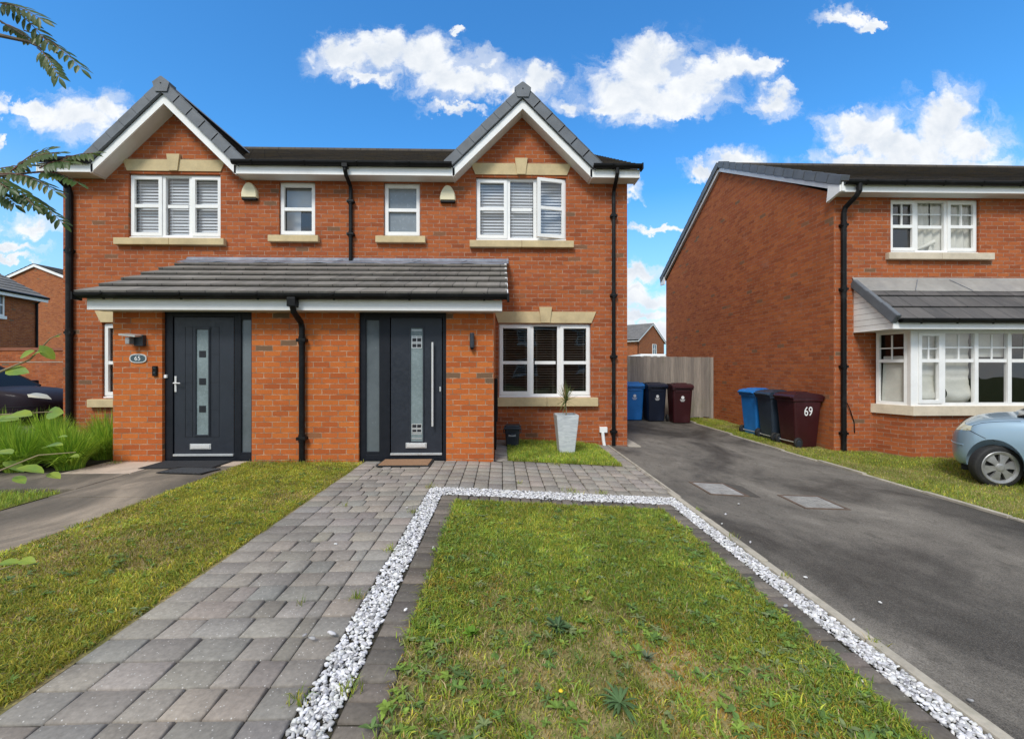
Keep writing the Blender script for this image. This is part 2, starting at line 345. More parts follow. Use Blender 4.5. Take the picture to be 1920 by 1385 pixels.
sheet('road', -26, -8.4, 7.6, 13.5, -.02, M['tarmac'])
sheet('lawn', -.43, 1.575, -1.5, 4.27, -.008, M['soil'], nx=8)
sheet('lawn', -3.45, -1.86, -1.5, 6.02, -.006, M['soil'], nx=4)
sheet('lawn', .1, 1.74, 6.22, 7.99, -.004, M['soilgreen'], nx=4)
sheet('lawn', 5.27, 13, -2, 8.09, .0, M['soilgreen'], xs=[5.27, 5.8, 6.4, 7, 8, 10, 14])
sheet('lawn', 5.27, 6.26, 8.09, 12.75, .0, M['soilgreen'], nx=3)
sheet('lawn', -9, -4.52, -2, 4.62, .0, M['soilgreen'], nx=3)
sheet('flower_bed', -9, -5.3, 5.1, 7.98, .0, M['sand'], nx=3)
sheet('paving_bed', -1.95, 1.95, -1.5, 7.99, -.016, M['sand'], xs=[-1.95, -.5, .7, 1.9, 1.95])
# concrete path of slabs
b = MB(); yy = -1.5
for ln in (1.5, 1.5, 1.45, 1.5, 1.42, 1.6):
    y1 = yy + ln; xs = [-4.5, -3.45]
    b.cbox(-4.5, -3.46, yy, min(y1, 6.09) - .012, .02, .143 + random.uniform(-.004, .004), .01); yy = y1
    if yy > 6.0: break
b.cbox(-5.35, -4.512, 4.75, 5.42, .02, .144, .01); b.cbox(-6.6, -5.36, 4.75, 5.5, .02, .141, .01); b.cbox(-8.0, -6.61, 4.7, 5.45, .02, .14, .01)
b.cbox(-3.448, -3.12, 5.72, 6.09, .02, .142, .01)
b.build('concrete_path', M['concrete'], None, 'structure')
b = MB(); b.cbox(-5.35, -4.512, 5.432, 6.09, .02, .146, .01); b.cbox(-4.50, -3.455, 5.80, 6.085, .02, .147, .01); b.build('door_landing', M['landing'], None, 'structure')
def blocks(name, m, rects, base, amp, tone=.15, chamf=.008, hj=.004):
    """paving blocks with chamfered tops, one mesh"""
    V = []; Q = []; C = []
    for (x0, x1, y0, y1) in rects:
        g = .0042; x0 += g; x1 -= g; y0 += g; y1 -= g; zc = random.uniform(-hj, hj); k = random.choice(base); f = random.uniform(1 - amp, 1 + amp)
        col = tuple(c * f * random.uniform(1 - tone * .15, 1 + tone * .15) for c in k); i = len(V); c = chamf; tx = random.uniform(-.004, .004)
        for (a, bb) in ((x0, y0), (x1, y0), (x1, y1), (x0, y1)): V.append((a, bb, gz(a) - .03))
        for (a, bb) in ((x0, y0), (x1, y0), (x1, y1), (x0, y1)): V.append((a, bb, gz(a) - c * .8 + zc + (tx if a == x1 else 0)))
        for (a, bb) in ((x0 + c, y0 + c), (x1 - c, y0 + c), (x1 - c, y1 - c), (x0 + c, y1 - c)): V.append((a, bb, gz(a) + zc + (tx if a == x1 - c else 0)))
        C += [col] * 12
        for s in range(4):
            j = (s + 1) % 4; Q.append((i + s, i + j, i + 4 + j, i + 4 + s)); Q.append((i + 4 + s, i + 4 + j, i + 8 + j, i + 8 + s))
        Q.append((i + 8, i + 9, i + 10, i + 11))
    o = np_mesh(name, V, [np.array(Q)], m, C); o['kind'] = 'structure'; return o
rects = []
def run(a0, a1, fixed, along_x, lens):
    a = a0
    while a < a1 - .02:
        l = random.choice(lens); e = min(a + l, a1)
        if a1 - e < .07: e = a1
        rects.append((a, e, *fixed) if along_x else (*fixed, a, e)); a = e
y = -1.2
while y < 6.08:
    e = min(y + .166, 6.09); fx0 = -1.86 - .02 * max(0, y) / 6
    rects.append((fx0, -1.66, y, e)); run(-1.66, -.935, (y, e), True, [.12, .16, .16, .24, .24])
    if y < 4.7: rects.append((-.935, -.765, y, e))
    y = e
x = -.935
while x < 1.92:
    e = min(x + .158, 1.95); run(4.735, 6.2 if x > -.12 else 6.09, (x, e), False, [.16, .24, .2]); x = e
for (a, e) in ((-.105, .095), (1.745, 1.945)): run(6.2, 7.98, (a, e), False, [.2, .24])
GREYS = [(.285, .254, .217), (.305, .275, .237), (.255, .229, .198), (.32, .280, .234), (.27, .250, .222)]
blocks('block_paving', M['paver'], rects, GREYS, .08)
rects = []; y = -1.0
while y < 4.44:
    e = min(y + .104, 4.45); rects.append((-.60, -.43, y, e)); rects.append((1.578, 1.748, y, e)); y = e
x = -.43
while x < 1.57: e = min(x + .104, 1.578); rects.append((x, e, 4.275, 4.45)); x = e
blocks('edging_blocks', M['edging'], rects, [(.125, .108, .092), (.15, .129, .110), (.105, .092, .08), (.17, .145, .122)], .16, chamf=.010, hj=.006)
# kerbs of the drive
b = MB(); y = -1.4
while y < 4.75: b.cbox(1.885, 1.945, y, y + .9, -.1, gz(1.9) + random.uniform(.008, .016), .012); y += .907
y = 4.75
while y < 8.0: b.cbox(1.948, 1.978, y, y + .9, -.1, gz(1.95) + .004, .008); y += .91
b.build('drive_kerb', M['kerb'], None, 'structure')
b = MB(); y = -2.0
while y < 12.6:
    j = random.uniform(-.015, .015); b.obox((5.2 + j, y, -.3), (1, random.uniform(-.012, .012), 0), (0, 1, 0), (0, 0, 1), .06, .9, .3 + gz(5.2, y) + random.uniform(.012, .03)); y += .91
b.build('drive_kerb', M['kerb'], None, 'structure')
b = MB(); b.cbox(2.33, 2.56, 7.95, 16.8, -.2, -.005, .01); b.build('house_apron', M['kerb'], None, 'structure')
# white pebbles (stuff)
def ico():
    bm = bmesh.new(); bmesh.ops.create_icosphere(bm, subdivisions=2, radius=1); v = np.array([x.co[:] for x in bm.verts]); f = np.array([[q.index for q in x.verts] for x in bm.faces]); bm.free(); return v, f
IV, IF = ico()
def pebbles(name, px, py, size, zoff, label):
    n = len(px); s = size * rng.uniform(.6, 1.35, n)
    sc = np.stack([s * rng.uniform(.9, 1.5, n), s * rng.uniform(.55, .95, n), s * rng.uniform(.4, .7, n)], 1)
    a = rng.uniform(0, 6.28, n); tl = rng.normal(0, .35, n); tl2 = rng.normal(0, .35, n)
    v = IV[None] * (1 + rng.normal(0, .09, (n, len(IV), 1))) * sc[:, None, :]
    c, sn = np.cos(tl)[:, None], np.sin(tl)[:, None]; y, z = v[..., 1] * c - v[..., 2] * sn, v[..., 1] * sn + v[..., 2] * c; x = v[..., 0]
    c, sn = np.cos(tl2)[:, None], np.sin(tl2)[:, None]; x, z = x * c - z * sn, x * sn + z * c
    c, sn = np.cos(a)[:, None], np.sin(a)[:, None]; x, y = x * c - y * sn, x * sn + y * c
    z0 = gzv(px, py) + zoff + rng.uniform(0, .012, n)
    V = np.stack([x + px[:, None], y + py[:, None], z + z0[:, None]], -1).reshape(-1, 3)
    F = (IF[None] + (np.arange(n) * len(IV))[:, None, None]).reshape(-1, 3)
    g = rng.uniform(.42, .80, n); g[rng.random(n) < .20] *= .55
    cl = np.stack([g, g * rng.uniform(.97, 1.0, n), g * rng.uniform(.93, 1.03, n)], 1)
    o = np_mesh(name, V, [F], M['pebble'], np.repeat(cl, len(IV), 0), smooth=True); return tag(o, label, 'gravel', None, 'stuff')
def strip(x0, x1, y0, y1, dens):
    n = int((x1 - x0) * (y1 - y0) * dens); return rng.uniform(x0, x1, n), rng.uniform(y0, y1, n)
A = [strip(-.76, -.608, .5, 2.6, 7600), strip(1.752, 1.88, .5, 2.6, 7600), strip(-.76, -.608, 2.6, 4.5, 6400), strip(1.752, 1.88, 2.6, 4.5, 6400), strip(-.757, 1.88, 4.465, 4.725, 5600)]
pebbles('white_gravel', np.concatenate([a[0] for a in A]), np.concatenate([a[1] for a in A]), .0098, -.013, 'white pebbles filling the narrow channel round the front lawn')
ST = [(-.93, 2.09), (-.885, 2.07), (-.81, 2.11), (-1.2, 3.2), (2.18, 4.2), (2.5, 4.55), (2.02, 3.5), (2.05, 2.9), (1.97, 2.4), (1.99, 3.9), (-.86, 4.0), (2.3, 2.6), (-.5, 2.3), (-.48, 3.1), (1.65, 2.5), (1.6, 1.9), (1.98, 1.8)]
pebbles('loose_pebbles', np.array([s[0] for s in ST]), np.array([s[1] for s in ST]), .011, .008, 'few stray white pebbles scattered over the paving and drive')
# ------------------------------------------------------------------ house building blocks
def wall_xz(b, x0, x1, z0, z1, y, holes, t=.1):
    xs = sorted({x0, x1, *[h[0] for h in holes], *[h[1] for h in holes]}); zs = sorted({z0, z1, *[h[2] for h in holes], *[h[3] for h in holes]})
    xs = [x for x in xs if x0 <= x <= x1]; zs = [z for z in zs if z0 <= z <= z1]
    for xa, xb in zip(xs, xs[1:]):
        for za, zb in zip(zs, zs[1:]):
            cx, cz = (xa + xb) / 2, (za + zb) / 2
            if any(h[0] < cx < h[1] and h[2] < cz < h[3] for h in holes): continue
            b.poly([(xa, y, za), (xb, y, za), (xb, y, zb), (xa, y, zb)])
    for (a, c, d, e) in holes:
        b.poly([(a, y, d), (a, y, e), (a, y + t, e), (a, y + t, d)]); b.poly([(c, y, d), (c, y + t, d), (c, y + t, e), (c, y, e)])
        b.poly([(a, y, e), (c, y, e), (c, y + t, e), (a, y + t, e)]); b.poly([(a, y, d), (a, y + t, d), (c, y + t, d), (c, y, d)])
def slope(name, A, B, C, D, n, m, parent, th=.03, tw=None):
    """tiled slope, A-B the eaves, D-C the top; n lapped courses with real steps"""
    A, B, C, D = map(Vector, (A, B, C, D)); nn = (B - A).cross(D - A).normalized()
    if nn.z < 0: nn = -nn
    b = MB(); L0 = (B - A).length
    for i in range(n):
        t0, t1 = i / n, (i + 1.06) / n
        a, bb, c, d = A.lerp(D, t0), B.lerp(C, t0), B.lerp(C, min(t1, 1)), A.lerp(D, min(t1, 1))
        up = nn * th; lo = nn * .004; p = [a + up, bb + up, c + lo, d + lo]
        u0 = (a - A).dot((B - A).normalized()); u1 = u0 + (bb - a).length
        b.poly(p, [(u0, i + .02), (u1, i + .02), (u1, i + .98), (u0, i + .98)])
        b.poly([a + up * .45, bb + up * .45, bb + up, a + up], [(u0, i + .3), (u1, i + .3), (u1, i + .4), (u0, i + .4)]); k_ = .16; b.poly([a.lerp(d, k_), bb.lerp(c, k_), bb + up * .45, a + up * .45], [(u0, i + .3), (u1, i + .3), (u1, i + .4), (u0, i + .4)])
        b.poly([a, a + up, d + lo, d], [(u0, i + .3)] * 4); b.poly([bb, c, c + lo, bb + up], [(u1, i + .3)] * 4)
    b.poly([A, D, C, B])
    return b.build(name, m, parent)
def window(parent, x0, x1, z0, z1, y, cuts, sash, bars, house='', name='window', frm=.045, sashw=.062, recess=.055, blind=None, pane='glass', astr=None, opensash=None, sill=None, lintel=None, stone='stone', z_ast=None):
    """cuts: light edges as fractions; sash: 1 = opening light; bars: transom height fraction"""
    W = x1 - x0; H = z1 - z0; yf = y + recess; b = MB(); gl = MB(); d = .06
    ed = [x0 + W * c for c in cuts]
    b.box(x0, x1, yf, yf + d, z0, z0 + frm + .015); b.box(x0, x1, yf, yf + d, z1 - frm, z1)
    for i, e in enumerate(ed):
        a = frm if i in (0, len(ed) - 1) else .03
        xa = e if i == 0 else (e - frm if i == len(ed) - 1 else e - a); xb = e + frm if i == 0 else (e if i == len(ed) - 1 else e + a)
        b.box(xa, xb, yf, yf + d, z0 + frm + .015, z1 - frm)
    b.cbox(x0 - .01, x1 + .01, yf - .035, yf + .02, z0 - .012, z0 + .022, .006)
    lights = []
    for i in range(len(ed) - 1):
        la = ed[i] + (.03 if i else .02); lb = ed[i + 1] - (.03 if i < len(ed) - 2 else .02)
        za, zb = z0 + .045, z1 - .022; s = sash[i]
        if s: la -= .006; lb += .006
        w = sashw if s else .03; yo = yf - .018 if s else yf + .012
        lights.append((la, lb, za, zb, w, yo, s, i))
        if opensash is not None and i == opensash: continue
        if s:
            b.cbox(la, lb, yo, yf + .03, za, za + w, .006); b.cbox(la, lb, yo, yf + .03, zb - w, zb, .006)
            b.cbox(la, la + w, yo, yf + .03, za + w - .005, zb - w + .005, .006); b.cbox(lb - w, lb, yo, yf + .03, za + w - .005, zb - w + .005, .006)
        if bars:
            zm = z0 + H * bars; b.cbox(la + w - .004, lb - w + .004, yo + .004, yf + .03, zm - .03, zm + .03, .005)
        if astr and i in astr:
            zt = (zb - w); zm = z0 + H * bars + .03; xm = (la + lb) / 2; b.box(xm - .011, xm + .011, yo + .016, yf + .028, zm, zt); b.box(la + w, lb - w, yo + .0175, yf + .0265, (zm + zt) / 2 - .011, (zm + zt) / 2 + .011)
        gy = yf + .034; q = .02; gl.poly([(la + w - q, gy, za + w - q), (lb - w + q, gy, za + w - q), (lb - w + q, gy, zb - w + q), (la + w - q, gy, zb - w + q)])
    o = b.build(name, M['white'], parent); gl.build('pane', M[pane], o)
    if opensash is not None:
        la, lb, za, zb, w, yo, s, i = lights[opensash]; sb = MB(); ang = R(-13)
        def put(q, bx):
            t = MB(); t.cbox(*bx, .006)
            for v in t.v: pass
            i0 = len(q.v); q.v += t.v; q.f += [tuple(k + i0 for k in f) for f in t.f]; q.uv += t.uv; q.sm += t.sm
        put(sb, (la, lb, yo, yo + .05, za, za + w)); put(sb, (la, lb, yo, yo + .05, zb - w, zb)); put(sb, (la, la + w, yo, yo + .05, za + w - .005, zb - w + .005)); put(sb, (lb - w, lb, yo, yo + .05, za + w - .005, zb - w + .005))
        zm = z0 + H * bars; put(sb, (la + w - .004, lb - w + .004, yo + .004, yo + .046, zm - .03, zm + .03))
        hx, hy = lb, yo; ca, sa = math.cos(-ang), math.sin(-ang)
        rot = lambda v: (hx + (v[0] - hx) * ca - (v[1] - hy) * sa, hy + (v[0] - hx) * sa + (v[1] - hy) * ca, v[2])
        sb.v = [rot(v) for v in sb.v]; sb.build('open_sash', M['white'], o)
        g2 = MB(); gy = yo + .03; g2.poly([rot(p) for p in ((la + w - .01, gy, za + w - .01), (lb - w + .01, gy, za + w - .01), (lb - w + .01, gy, zb - w + .01), (la + w - .01, gy, zb - w + .01))]); g2.build('sash_pane', M['glass'], o)
    if blind:
        mname, pitch, tilt, chord = blind; bb = MB(); yb = yf + .10; z = z0 + .06
        while z < z1 - .06:
            dy, dz = chord / 2 * math.cos(tilt), chord / 2 * math.sin(tilt); jx = random.uniform(-.004, .004)
            for (xa, xb) in [(ed[k] + .035, ed[k + 1] - .035) for k in range(len(ed) - 1)]:
                bb.poly([(xa, yb - dy, z + dz + jx), (xb, yb - dy, z + dz + jx), (xb, yb + dy, z - dz), (xa, yb + dy, z - dz)])
                bb.poly([(xa, yb - dy, z + dz + jx), (xb, yb - dy, z + dz + jx), (xb, yb - dy + .001, z + dz + jx - .003), (xa, yb - dy + .001, z + dz + jx - .003)])
            z += pitch
        for k in range(len(ed) - 1):
            for f in (.12, .88): xx = ed[k] + (ed[k + 1] - ed[k]) * (f * .8 + .1); bb.box(xx - .002, xx + .002, yb - chord / 2 - .002, yb - chord / 2 + .001, z0 + .06, z1 - .05)
        bb.build('blind', M[mname], o)
    if sill:
        sx0, sx1, sz0, sz1 = sill; sb = MB(); ns = 2 if sx1 - sx0 > 1.2 else 1
        for k in range(ns): sb.cbox(sx0 + (sx1 - sx0) * k / ns + (.002 if k else 0), sx0 + (sx1 - sx0) * (k + 1) / ns - (.002 if k < ns - 1 else 0), y - .085, y + .06, sz0, sz1, .012)
        sb.build('sill', M[stone], o)
    if lintel:
        lx0, lx1, lb0, lb1, lz0, lz1, kx0, kx1, kz1 = lintel; lm = MB(); kc = (kx0 + kx1) / 2; kw = (kx1 - kx0) / 2
        for p in ([(lb0, lz0), (kc - kw * .62, lz0), (kc - kw * .95, lz1), (lx0, lz1)], [(kc + kw * .62, lz0), (lb1, lz0), (lx1, lz1), (kc + kw * .95, lz1)]): lm.prism(p, 'y', y - .02, y + .05)
        lm.build('lintel', M[stone], o); km = MB(); km.prism([(kc - kw * .66, lz0 + .002), (kc + kw * .66, lz0 + .002), (kc + kw, kz1), (kc - kw, kz1)], 'y', y - .045, y + .05); km.build('keystone', M[stone], o)
    return o
def gutter(b, x0, x1, y, z, r=.056, step=.9):
    """half round gutter along x with brackets; z is its rim"""
    n = 8; prof = [(y + r * math.cos(math.pi + math.pi * k / n), z + r * 1.15 * math.sin(math.pi + math.pi * k / n)) for k in range(n + 1)]
    prof += [(y + r, z + .006), (y + r - .006, z + .006), (y + r - .006, z - .02), (y - r + .006, z - .02), (y - r + .006, z + .006), (y - r, z + .006)]
    b.prism(prof, 'x', x0, x1)
    x = x0 + .35
    while x < x1 - .1:
        b.box(x - .014, x + .014, y - r - .008, y + r + .02, z - .012, z + .01); b.obox((x - .014, y - r - .006, z - .012), (1, 0, 0), (0, .62, -.78), (0, .78, .62), .028, .085, .012); x += step
def downpipe(parent, pts, r=.034, clips=(), name='downpipe', shoe=True):
    b = MB(); b.tube(pts, r, 12)
    for (x, y, z) in clips: b.cbox(x - .062, x + .062, y - .045, y + .06, z - .022, z + .022, .006); b.tube([(x, y, z - .05), (x, y, z + .05)], r + .007, 12)
    return b.build(name, M['black'], parent)
def rake_caps(parent, p0, p1, y0, y1, h, n, side):
    """verge caps lapped up a rake from p0 to p1 (x, z), from y0 (front) back to y1"""
    b = MB(); P0 = Vector((p0[0], 0, p0[1])); P1 = Vector((p1[0], 0, p1[1])); d = (P1 - P0); L = d.length; d.normalize(); nn = Vector((-d.z, 0, d.x))
    if nn.z < 0: nn = -nn
    for i in range(n):
        a = P0 + d * (L * i / n - .012); l = L / n + .006; e = .014 if i else .016
        dd = (d * 1 - nn * .016).normalized(); n2 = Vector((-dd.z, 0, dd.x)); n2 = n2 if n2.z > 0 else -n2
        o = a + nn * (.012 - h) ; o.y = y0
        bm = bmesh.new(); bmesh.ops.create_cube(bm, size=1)
        for v in bm.verts: q = o + dd * (v.co.x + .5) * l + n2 * (v.co.z + .5) * (h + .012) + Vector((0, 1, 0)) * (v.co.y + .5) * (y1 - y0); v.co = q
        bmesh.ops.bevel(bm, geom=bm.edges[:], offset=.007, segments=2, affect='EDGES'); b.addbm(bm)
    return b.build('verge_caps', M['cap'], parent)
# ------------------------------------------------------------------ the brick pair with the porch
MX = -2.75
H1 = thing('semi_detached_house', 'red brick pair of houses with two front gables and shared tiled porch', 'house', (-2.75, 8, 0))
XL, XR, YF, YB, ZE = -7.82, 2.317, 8.0, 16.8, 4.95
GA = (-5.85, .378)       # gable centres
W1 = (-6.68, -5.054, 3.758, 4.905); W4 = (-.463, 1.19, 3.758, 4.905); W2 = (-4.015, -3.37, 3.80, 4.79); W3 = (-2.136, -1.478, 3.80, 4.79)
W5 = (-.045, 1.643, .886, 2.235); W6 = (-7.143, -5.455, .886, 2.225)
b = MB(); wall_xz(b, XL, XR, -.4, ZE, YF, [W1, W2, W3, W4, W5, W6])
b.poly([(XR, YF, -.4), (XR, YB, -.4), (XR, YB, ZE), (XR, YF, ZE)]); b.poly([(XL, YF, -.4), (XL, YF, ZE), (XL, YB, ZE), (XL, YB, -.4)]); b.poly([(XL, YB, -.4), (XL, YB, ZE), (XR, YB, ZE), (XR, YB, -.4)])
for X in (XL, XR): b.poly([(X, YF, ZE), (X, YB, ZE), (X, 12.4, 7.32)])
for g in GA: b.poly([(g - 1.26, YF, ZE), (g + 1.26, YF, ZE), (g, YF, 6.12)])
b.build('wall', M['brick'], H1)
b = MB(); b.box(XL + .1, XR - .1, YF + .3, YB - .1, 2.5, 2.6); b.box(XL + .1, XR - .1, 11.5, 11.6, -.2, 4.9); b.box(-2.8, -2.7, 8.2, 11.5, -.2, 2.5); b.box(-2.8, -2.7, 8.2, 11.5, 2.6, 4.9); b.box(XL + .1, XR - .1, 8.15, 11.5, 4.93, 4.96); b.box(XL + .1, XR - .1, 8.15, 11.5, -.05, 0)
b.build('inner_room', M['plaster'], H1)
CUT = [0, .36, .655, 1]
BL = ('blind', .056, R(-63), .052)
def lint(w, g): c = (w[0] + w[1]) / 2; return (w[0] - .095, w[1] + .095, w[0] - .012, w[1] + .012, w[3] + .045, 5.155, c - .115, c + .115, 5.245)
window(H1, *W1, YF, CUT, [1, 0, 1], .51, blind=BL, sill=(W1[0] - .195, W1[1] + .105, 3.615, 3.735), lintel=lint(W1, 0))
window(H1, *W4, YF, CUT, [1, 0, 1], .51, blind=BL, sill=(W4[0] - .11, W4[1] + .13, 3.612, 3.735), lintel=lint(W4, 0), opensash=2)
w2 = window(H1, *W2, YF, [0, 1], [1], .51, pane='glass', sill=(W2[0] - .16, W2[1] + .085, 3.685, 3.80))
window(H1, *W3, YF, [0, 1], [1], .51, pane='frost', sill=(W3[0] - .13, W3[1] + .105, 3.682, 3.80))
window(H1, *W5, YF, CUT, [1, 0, 1], .47, blind=('blinddk', .046, R(14), .045), sill=(W5[0] - .06, W5[1] + .12, .725, .884), lintel=(W5[0] - .08, W5[1] + .095, W5[0] - .01, W5[1] + .01, 2.246, 2.452, .69, .925, 2.535), stone='stone')
window(H1, *W6, YF, CUT, [1, 0, 1], .47, blind=('blinddk', .046, R(14), .045), sill=(W6[0] - .19, W6[1] + .12, .725, .868), lintel=(W6[0] - .11, W6[1] + .095, W6[0] - .01, W6[1] + .01, 2.24, 2.44, -6.42, -6.19, 2.53))
# net and round mirror behind the small clear window
b = MB(); b.poly([(-4.0, 8.26, 3.86), (-3.74, 8.26, 3.86), (-3.74, 8.26, 4.76), (-4.0, 8.26, 4.76)]); b.poly([(-4.0, 8.262, 4.36), (-3.4, 8.262, 4.36), (-3.4, 8.262, 4.76), (-4.0, 8.262, 4.76)]); b.build('net_curtain', M['blind'], w2)
# main roof
ZR, YR = 7.52, 12.4
f2 = 2 / 17; Y2, Z2 = 7.66 + (YR - 7.66) * f2, 4.99 + (ZR - 4.99) * f2
slope('roof', (XL - .16, Y2, Z2), (XR + .13, Y2, Z2), (XR + .13, YR, ZR), (XL - .16, YR, ZR), 15, M['tile_dark'], H1, .028)
for xa, xb in ((XL - .16, GA[0] - 1.26), (GA[0] + 1.26, GA[1] - 1.26), (GA[1] + 1.26, XR + .13)): slope('roof', (xa, 7.66, 4.99), (xb, 7.66, 4.99), (xb, Y2, Z2), (xa, Y2, Z2), 2, M['tile_dark'], H1, .028)
slope('roof', (XL - .16, 17.14, 4.99), (XR + .13, 17.14, 4.99), (XR + .13, YR, ZR), (XL - .16, YR, ZR), 10, M['tile_dark'], H1, .028)
b = MB(); x = XL - .16
while x < XR + .1: b.tube([(x, YR, ZR - .03), (min(x + .44, XR + .13), YR, ZR - .03)], .105, 12); x += .45
b.build('ridge_tiles', M['tile_dark'], H1)
for X0, X1 in ((XR - .02, XR + .125), (XL - .155, XL + .02)):
    b = MB(); b.prism([(7.76, 4.81), (7.76, 4.97), (12.4, 7.46), (17.1, 4.96), (17.1, 4.80), (12.4, 7.28)], 'x', X0, X1); b.build('bargeboard', M['white'], H1)
# front gables
TP = .985
for gi, g in enumerate(GA):
    hw, za, ze = 1.40, 6.335, 6.335 - 1.40 * TP
    gr = None
    for sx in (-1, 1):
        o = slope('gable_roof', (g + sx * hw, 7.70, ze), (g + sx * hw, 10.9, ze), (g, 10.9, za), (g, 7.70, za), 8, M['tile_dark'], H1, .026)
        if gr is None: gr = o
        # white bargeboard and its boxed underside
        bb = MB(); bo = lambda x: 6.155 - abs(x) * TP
        pts = [(g, 6.0), (g + sx * 1.252, 6.0 - 1.252 * TP), (g + sx * 1.252, 6.0 - 1.252 * TP + .02), (g + sx * 1.40, 6.155 - 1.40 * TP + .02), (g, 6.165)]
        pts = [(g, 6.0), (g + sx * 1.235, 6.0 - 1.235 * TP), (g + sx * 1.235, 6.165 - 1.235 * TP), (g, 6.165)]
        bb.prism(pts if sx > 0 else pts[::-1], 'y', 7.72, 7.745); bb.build('bargeboard', M['white'], o)
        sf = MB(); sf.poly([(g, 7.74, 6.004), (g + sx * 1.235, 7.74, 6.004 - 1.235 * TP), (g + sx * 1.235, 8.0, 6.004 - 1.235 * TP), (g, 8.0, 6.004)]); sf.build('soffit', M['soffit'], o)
        p1 = (g + sx * .07, 6.385 - .07 * TP); p0 = (g + sx * 1.37, 6.385 - 1.37 * TP)
        rake_caps(o, p0, p1, 7.675, 7.80, .155, 6, sx)
    b = MB(); b.prism([(g - .10, 6.175), (g + .10, 6.175), (g + .145, 6.335), (g + .012, 6.435), (g - .012, 6.435), (g - .145, 6.335)], 'y', 7.655, 7.82)
    b.prism([(g - .13, 6.30), (g + .13, 6.30), (g + .01, 6.425), (g - .01, 6.425)], 'y', 7.82, 10.6); b.build('ridge_end_cap', M['cap'], gr)
    b = MB(); b.tube([(g, 7.65, 6.315), (g, 7.658, 6.315)], .012, 10); b.build('cap_fixing', M['black'], gr)
# eaves
def eaves(x0, x1, capl=False, capr=False):
    b = MB(); b.box(x0, x1, 7.72, 7.74, 4.802, 4.945); o = b.build('fascia', M['white'], H1)
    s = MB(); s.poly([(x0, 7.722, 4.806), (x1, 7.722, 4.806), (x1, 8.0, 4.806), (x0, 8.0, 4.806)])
    s.build('soffit', M['soffit'], o)
    return o
eaves(GA[0] + 1.2, GA[1] - 1.2); eaves(GA[1] + 1.2, XR + .13); eaves(XL - .16, GA[0] - 1.2)
b = MB(); b.box(XR + .131, XR + .145, 7.715, 8.05, 4.80, 4.955); b.build('box_end', M['white'], H1); b = MB(); b.box(XL - .175, XL - .161, 7.715, 8.05, 4.80, 4.955); b.build('box_end', M['white'], H1)
b = MB(); gutter(b, GA[0] + 1.20, GA[1] - 1.24, 7.665, 5.0); b.build('gutter', M['black'], H1)
b = MB(); gutter(b, GA[1] + 1.24, XR + .17, 7.665, 5.0, step=.5); b.box(XR + .15, XR + .175, 7.60, 7.73, 4.91, 5.015); b.build('gutter', M['black'], H1)
b = MB(); gutter(b, XL - .17, GA[0] - 1.24, 7.665, 5.0, step=.5); b.build('gutter', M['black'], H1)
downpipe(H1, [(-2.715, 7.665, 4.95), (-2.715, 7.665, 4.86), (-2.715, 7.72, 4.79), (-2.715, 7.93, 4.70), (-2.715, 7.955, 4.64), (-2.715, 7.955, 3.30), (-2.715, 7.90, 3.27)], clips=[(-2.715, 7.955, 4.42), (-2.715, 7.955, 3.83)])
downpipe(H1, [(2.045, 7.665, 4.95), (2.045, 7.665, 4.86), (2.048, 7.75, 4.77), (2.054, 7.93, 4.66), (2.055, 7.955, 4.54), (2.055, 7.955, -.03)], clips=[(2.055, 7.955, z) for z in (4.2, 2.75, 1.63, .26)])
downpipe(H1, [(-7.72, 7.665, 4.95), (-7.72, 7.70, 4.80), (-7.67, 7.93, 4.62), (-7.665, 7.95, 4.5), (-7.665, 7.95, .05)], r=.052, clips=[(-7.665, 7.95, z) for z in (3.5, 2.05)])
b = MB(); b.obox((-2.76, 7.62, 4.9), (1, 0, 0), (0, 1, 0), (0, 0, 1), .09, .1, .07); b.build('gutter_outlet', M['black'], H1)
# waste pipe with white boxed cover at the foot of the wall
b = MB(); b.cbox(1.795, 1.935, 7.93, 8.0, .245, .345, .008); b.tube([(1.85, 7.95, .25), (1.865, 7.945, .10), (1.885, 7.94, -.02)], .03, 12); b.build('waste_pipe', M['white'], H1)
# porch
PXL, PXR, PY = -5.30, -.108, 6.1
DL = (-4.641, -3.432); DR = (-1.974, -.766); DZ0, DZ1 = .15, 2.22
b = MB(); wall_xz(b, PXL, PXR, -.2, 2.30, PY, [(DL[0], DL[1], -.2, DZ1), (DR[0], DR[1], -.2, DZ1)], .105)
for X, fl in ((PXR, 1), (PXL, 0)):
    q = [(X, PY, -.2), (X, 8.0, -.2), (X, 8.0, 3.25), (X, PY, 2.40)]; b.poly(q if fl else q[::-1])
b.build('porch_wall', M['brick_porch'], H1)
pr = slope('porch_roof', (-5.47, 5.74, 2.375), (.075, 5.74, 2.375), (.10, 7.93, 3.31), (-5.56, 7.93, 3.31), 6, M['tile_porch'], H1, .046)
b = MB(); n = 40; x0, x1 = -5.64, .13   # dressed lead flashing
for i in range(n):
    xa, xb = x0 + (x1 - x0) * i / n, x0 + (x1 - x0) * (i + 1) / n
    w = lambda x: .012 * math.sin(x * 7.3) + .008 * math.sin(x * 19)
    b.poly([(xa, 7.74, 3.275 + w(xa) * .6), (xb, 7.74, 3.275 + w(xb) * .6), (xb, 7.955, 3.36), (xa, 7.955, 3.36)], None, True)
    b.poly([(xa, 7.955, 3.36), (xb, 7.955, 3.36), (xb, 7.992, 3.415), (xa, 7.992, 3.415)], None, True)
    b.poly([(xa, 7.74, 3.262 + w(xa) * .6), (xb, 7.74, 3.262 + w(xb) * .6), (xb, 7.74, 3.275 + w(xb) * .6), (xa, 7.74, 3.275 + w(xa) * .6)])
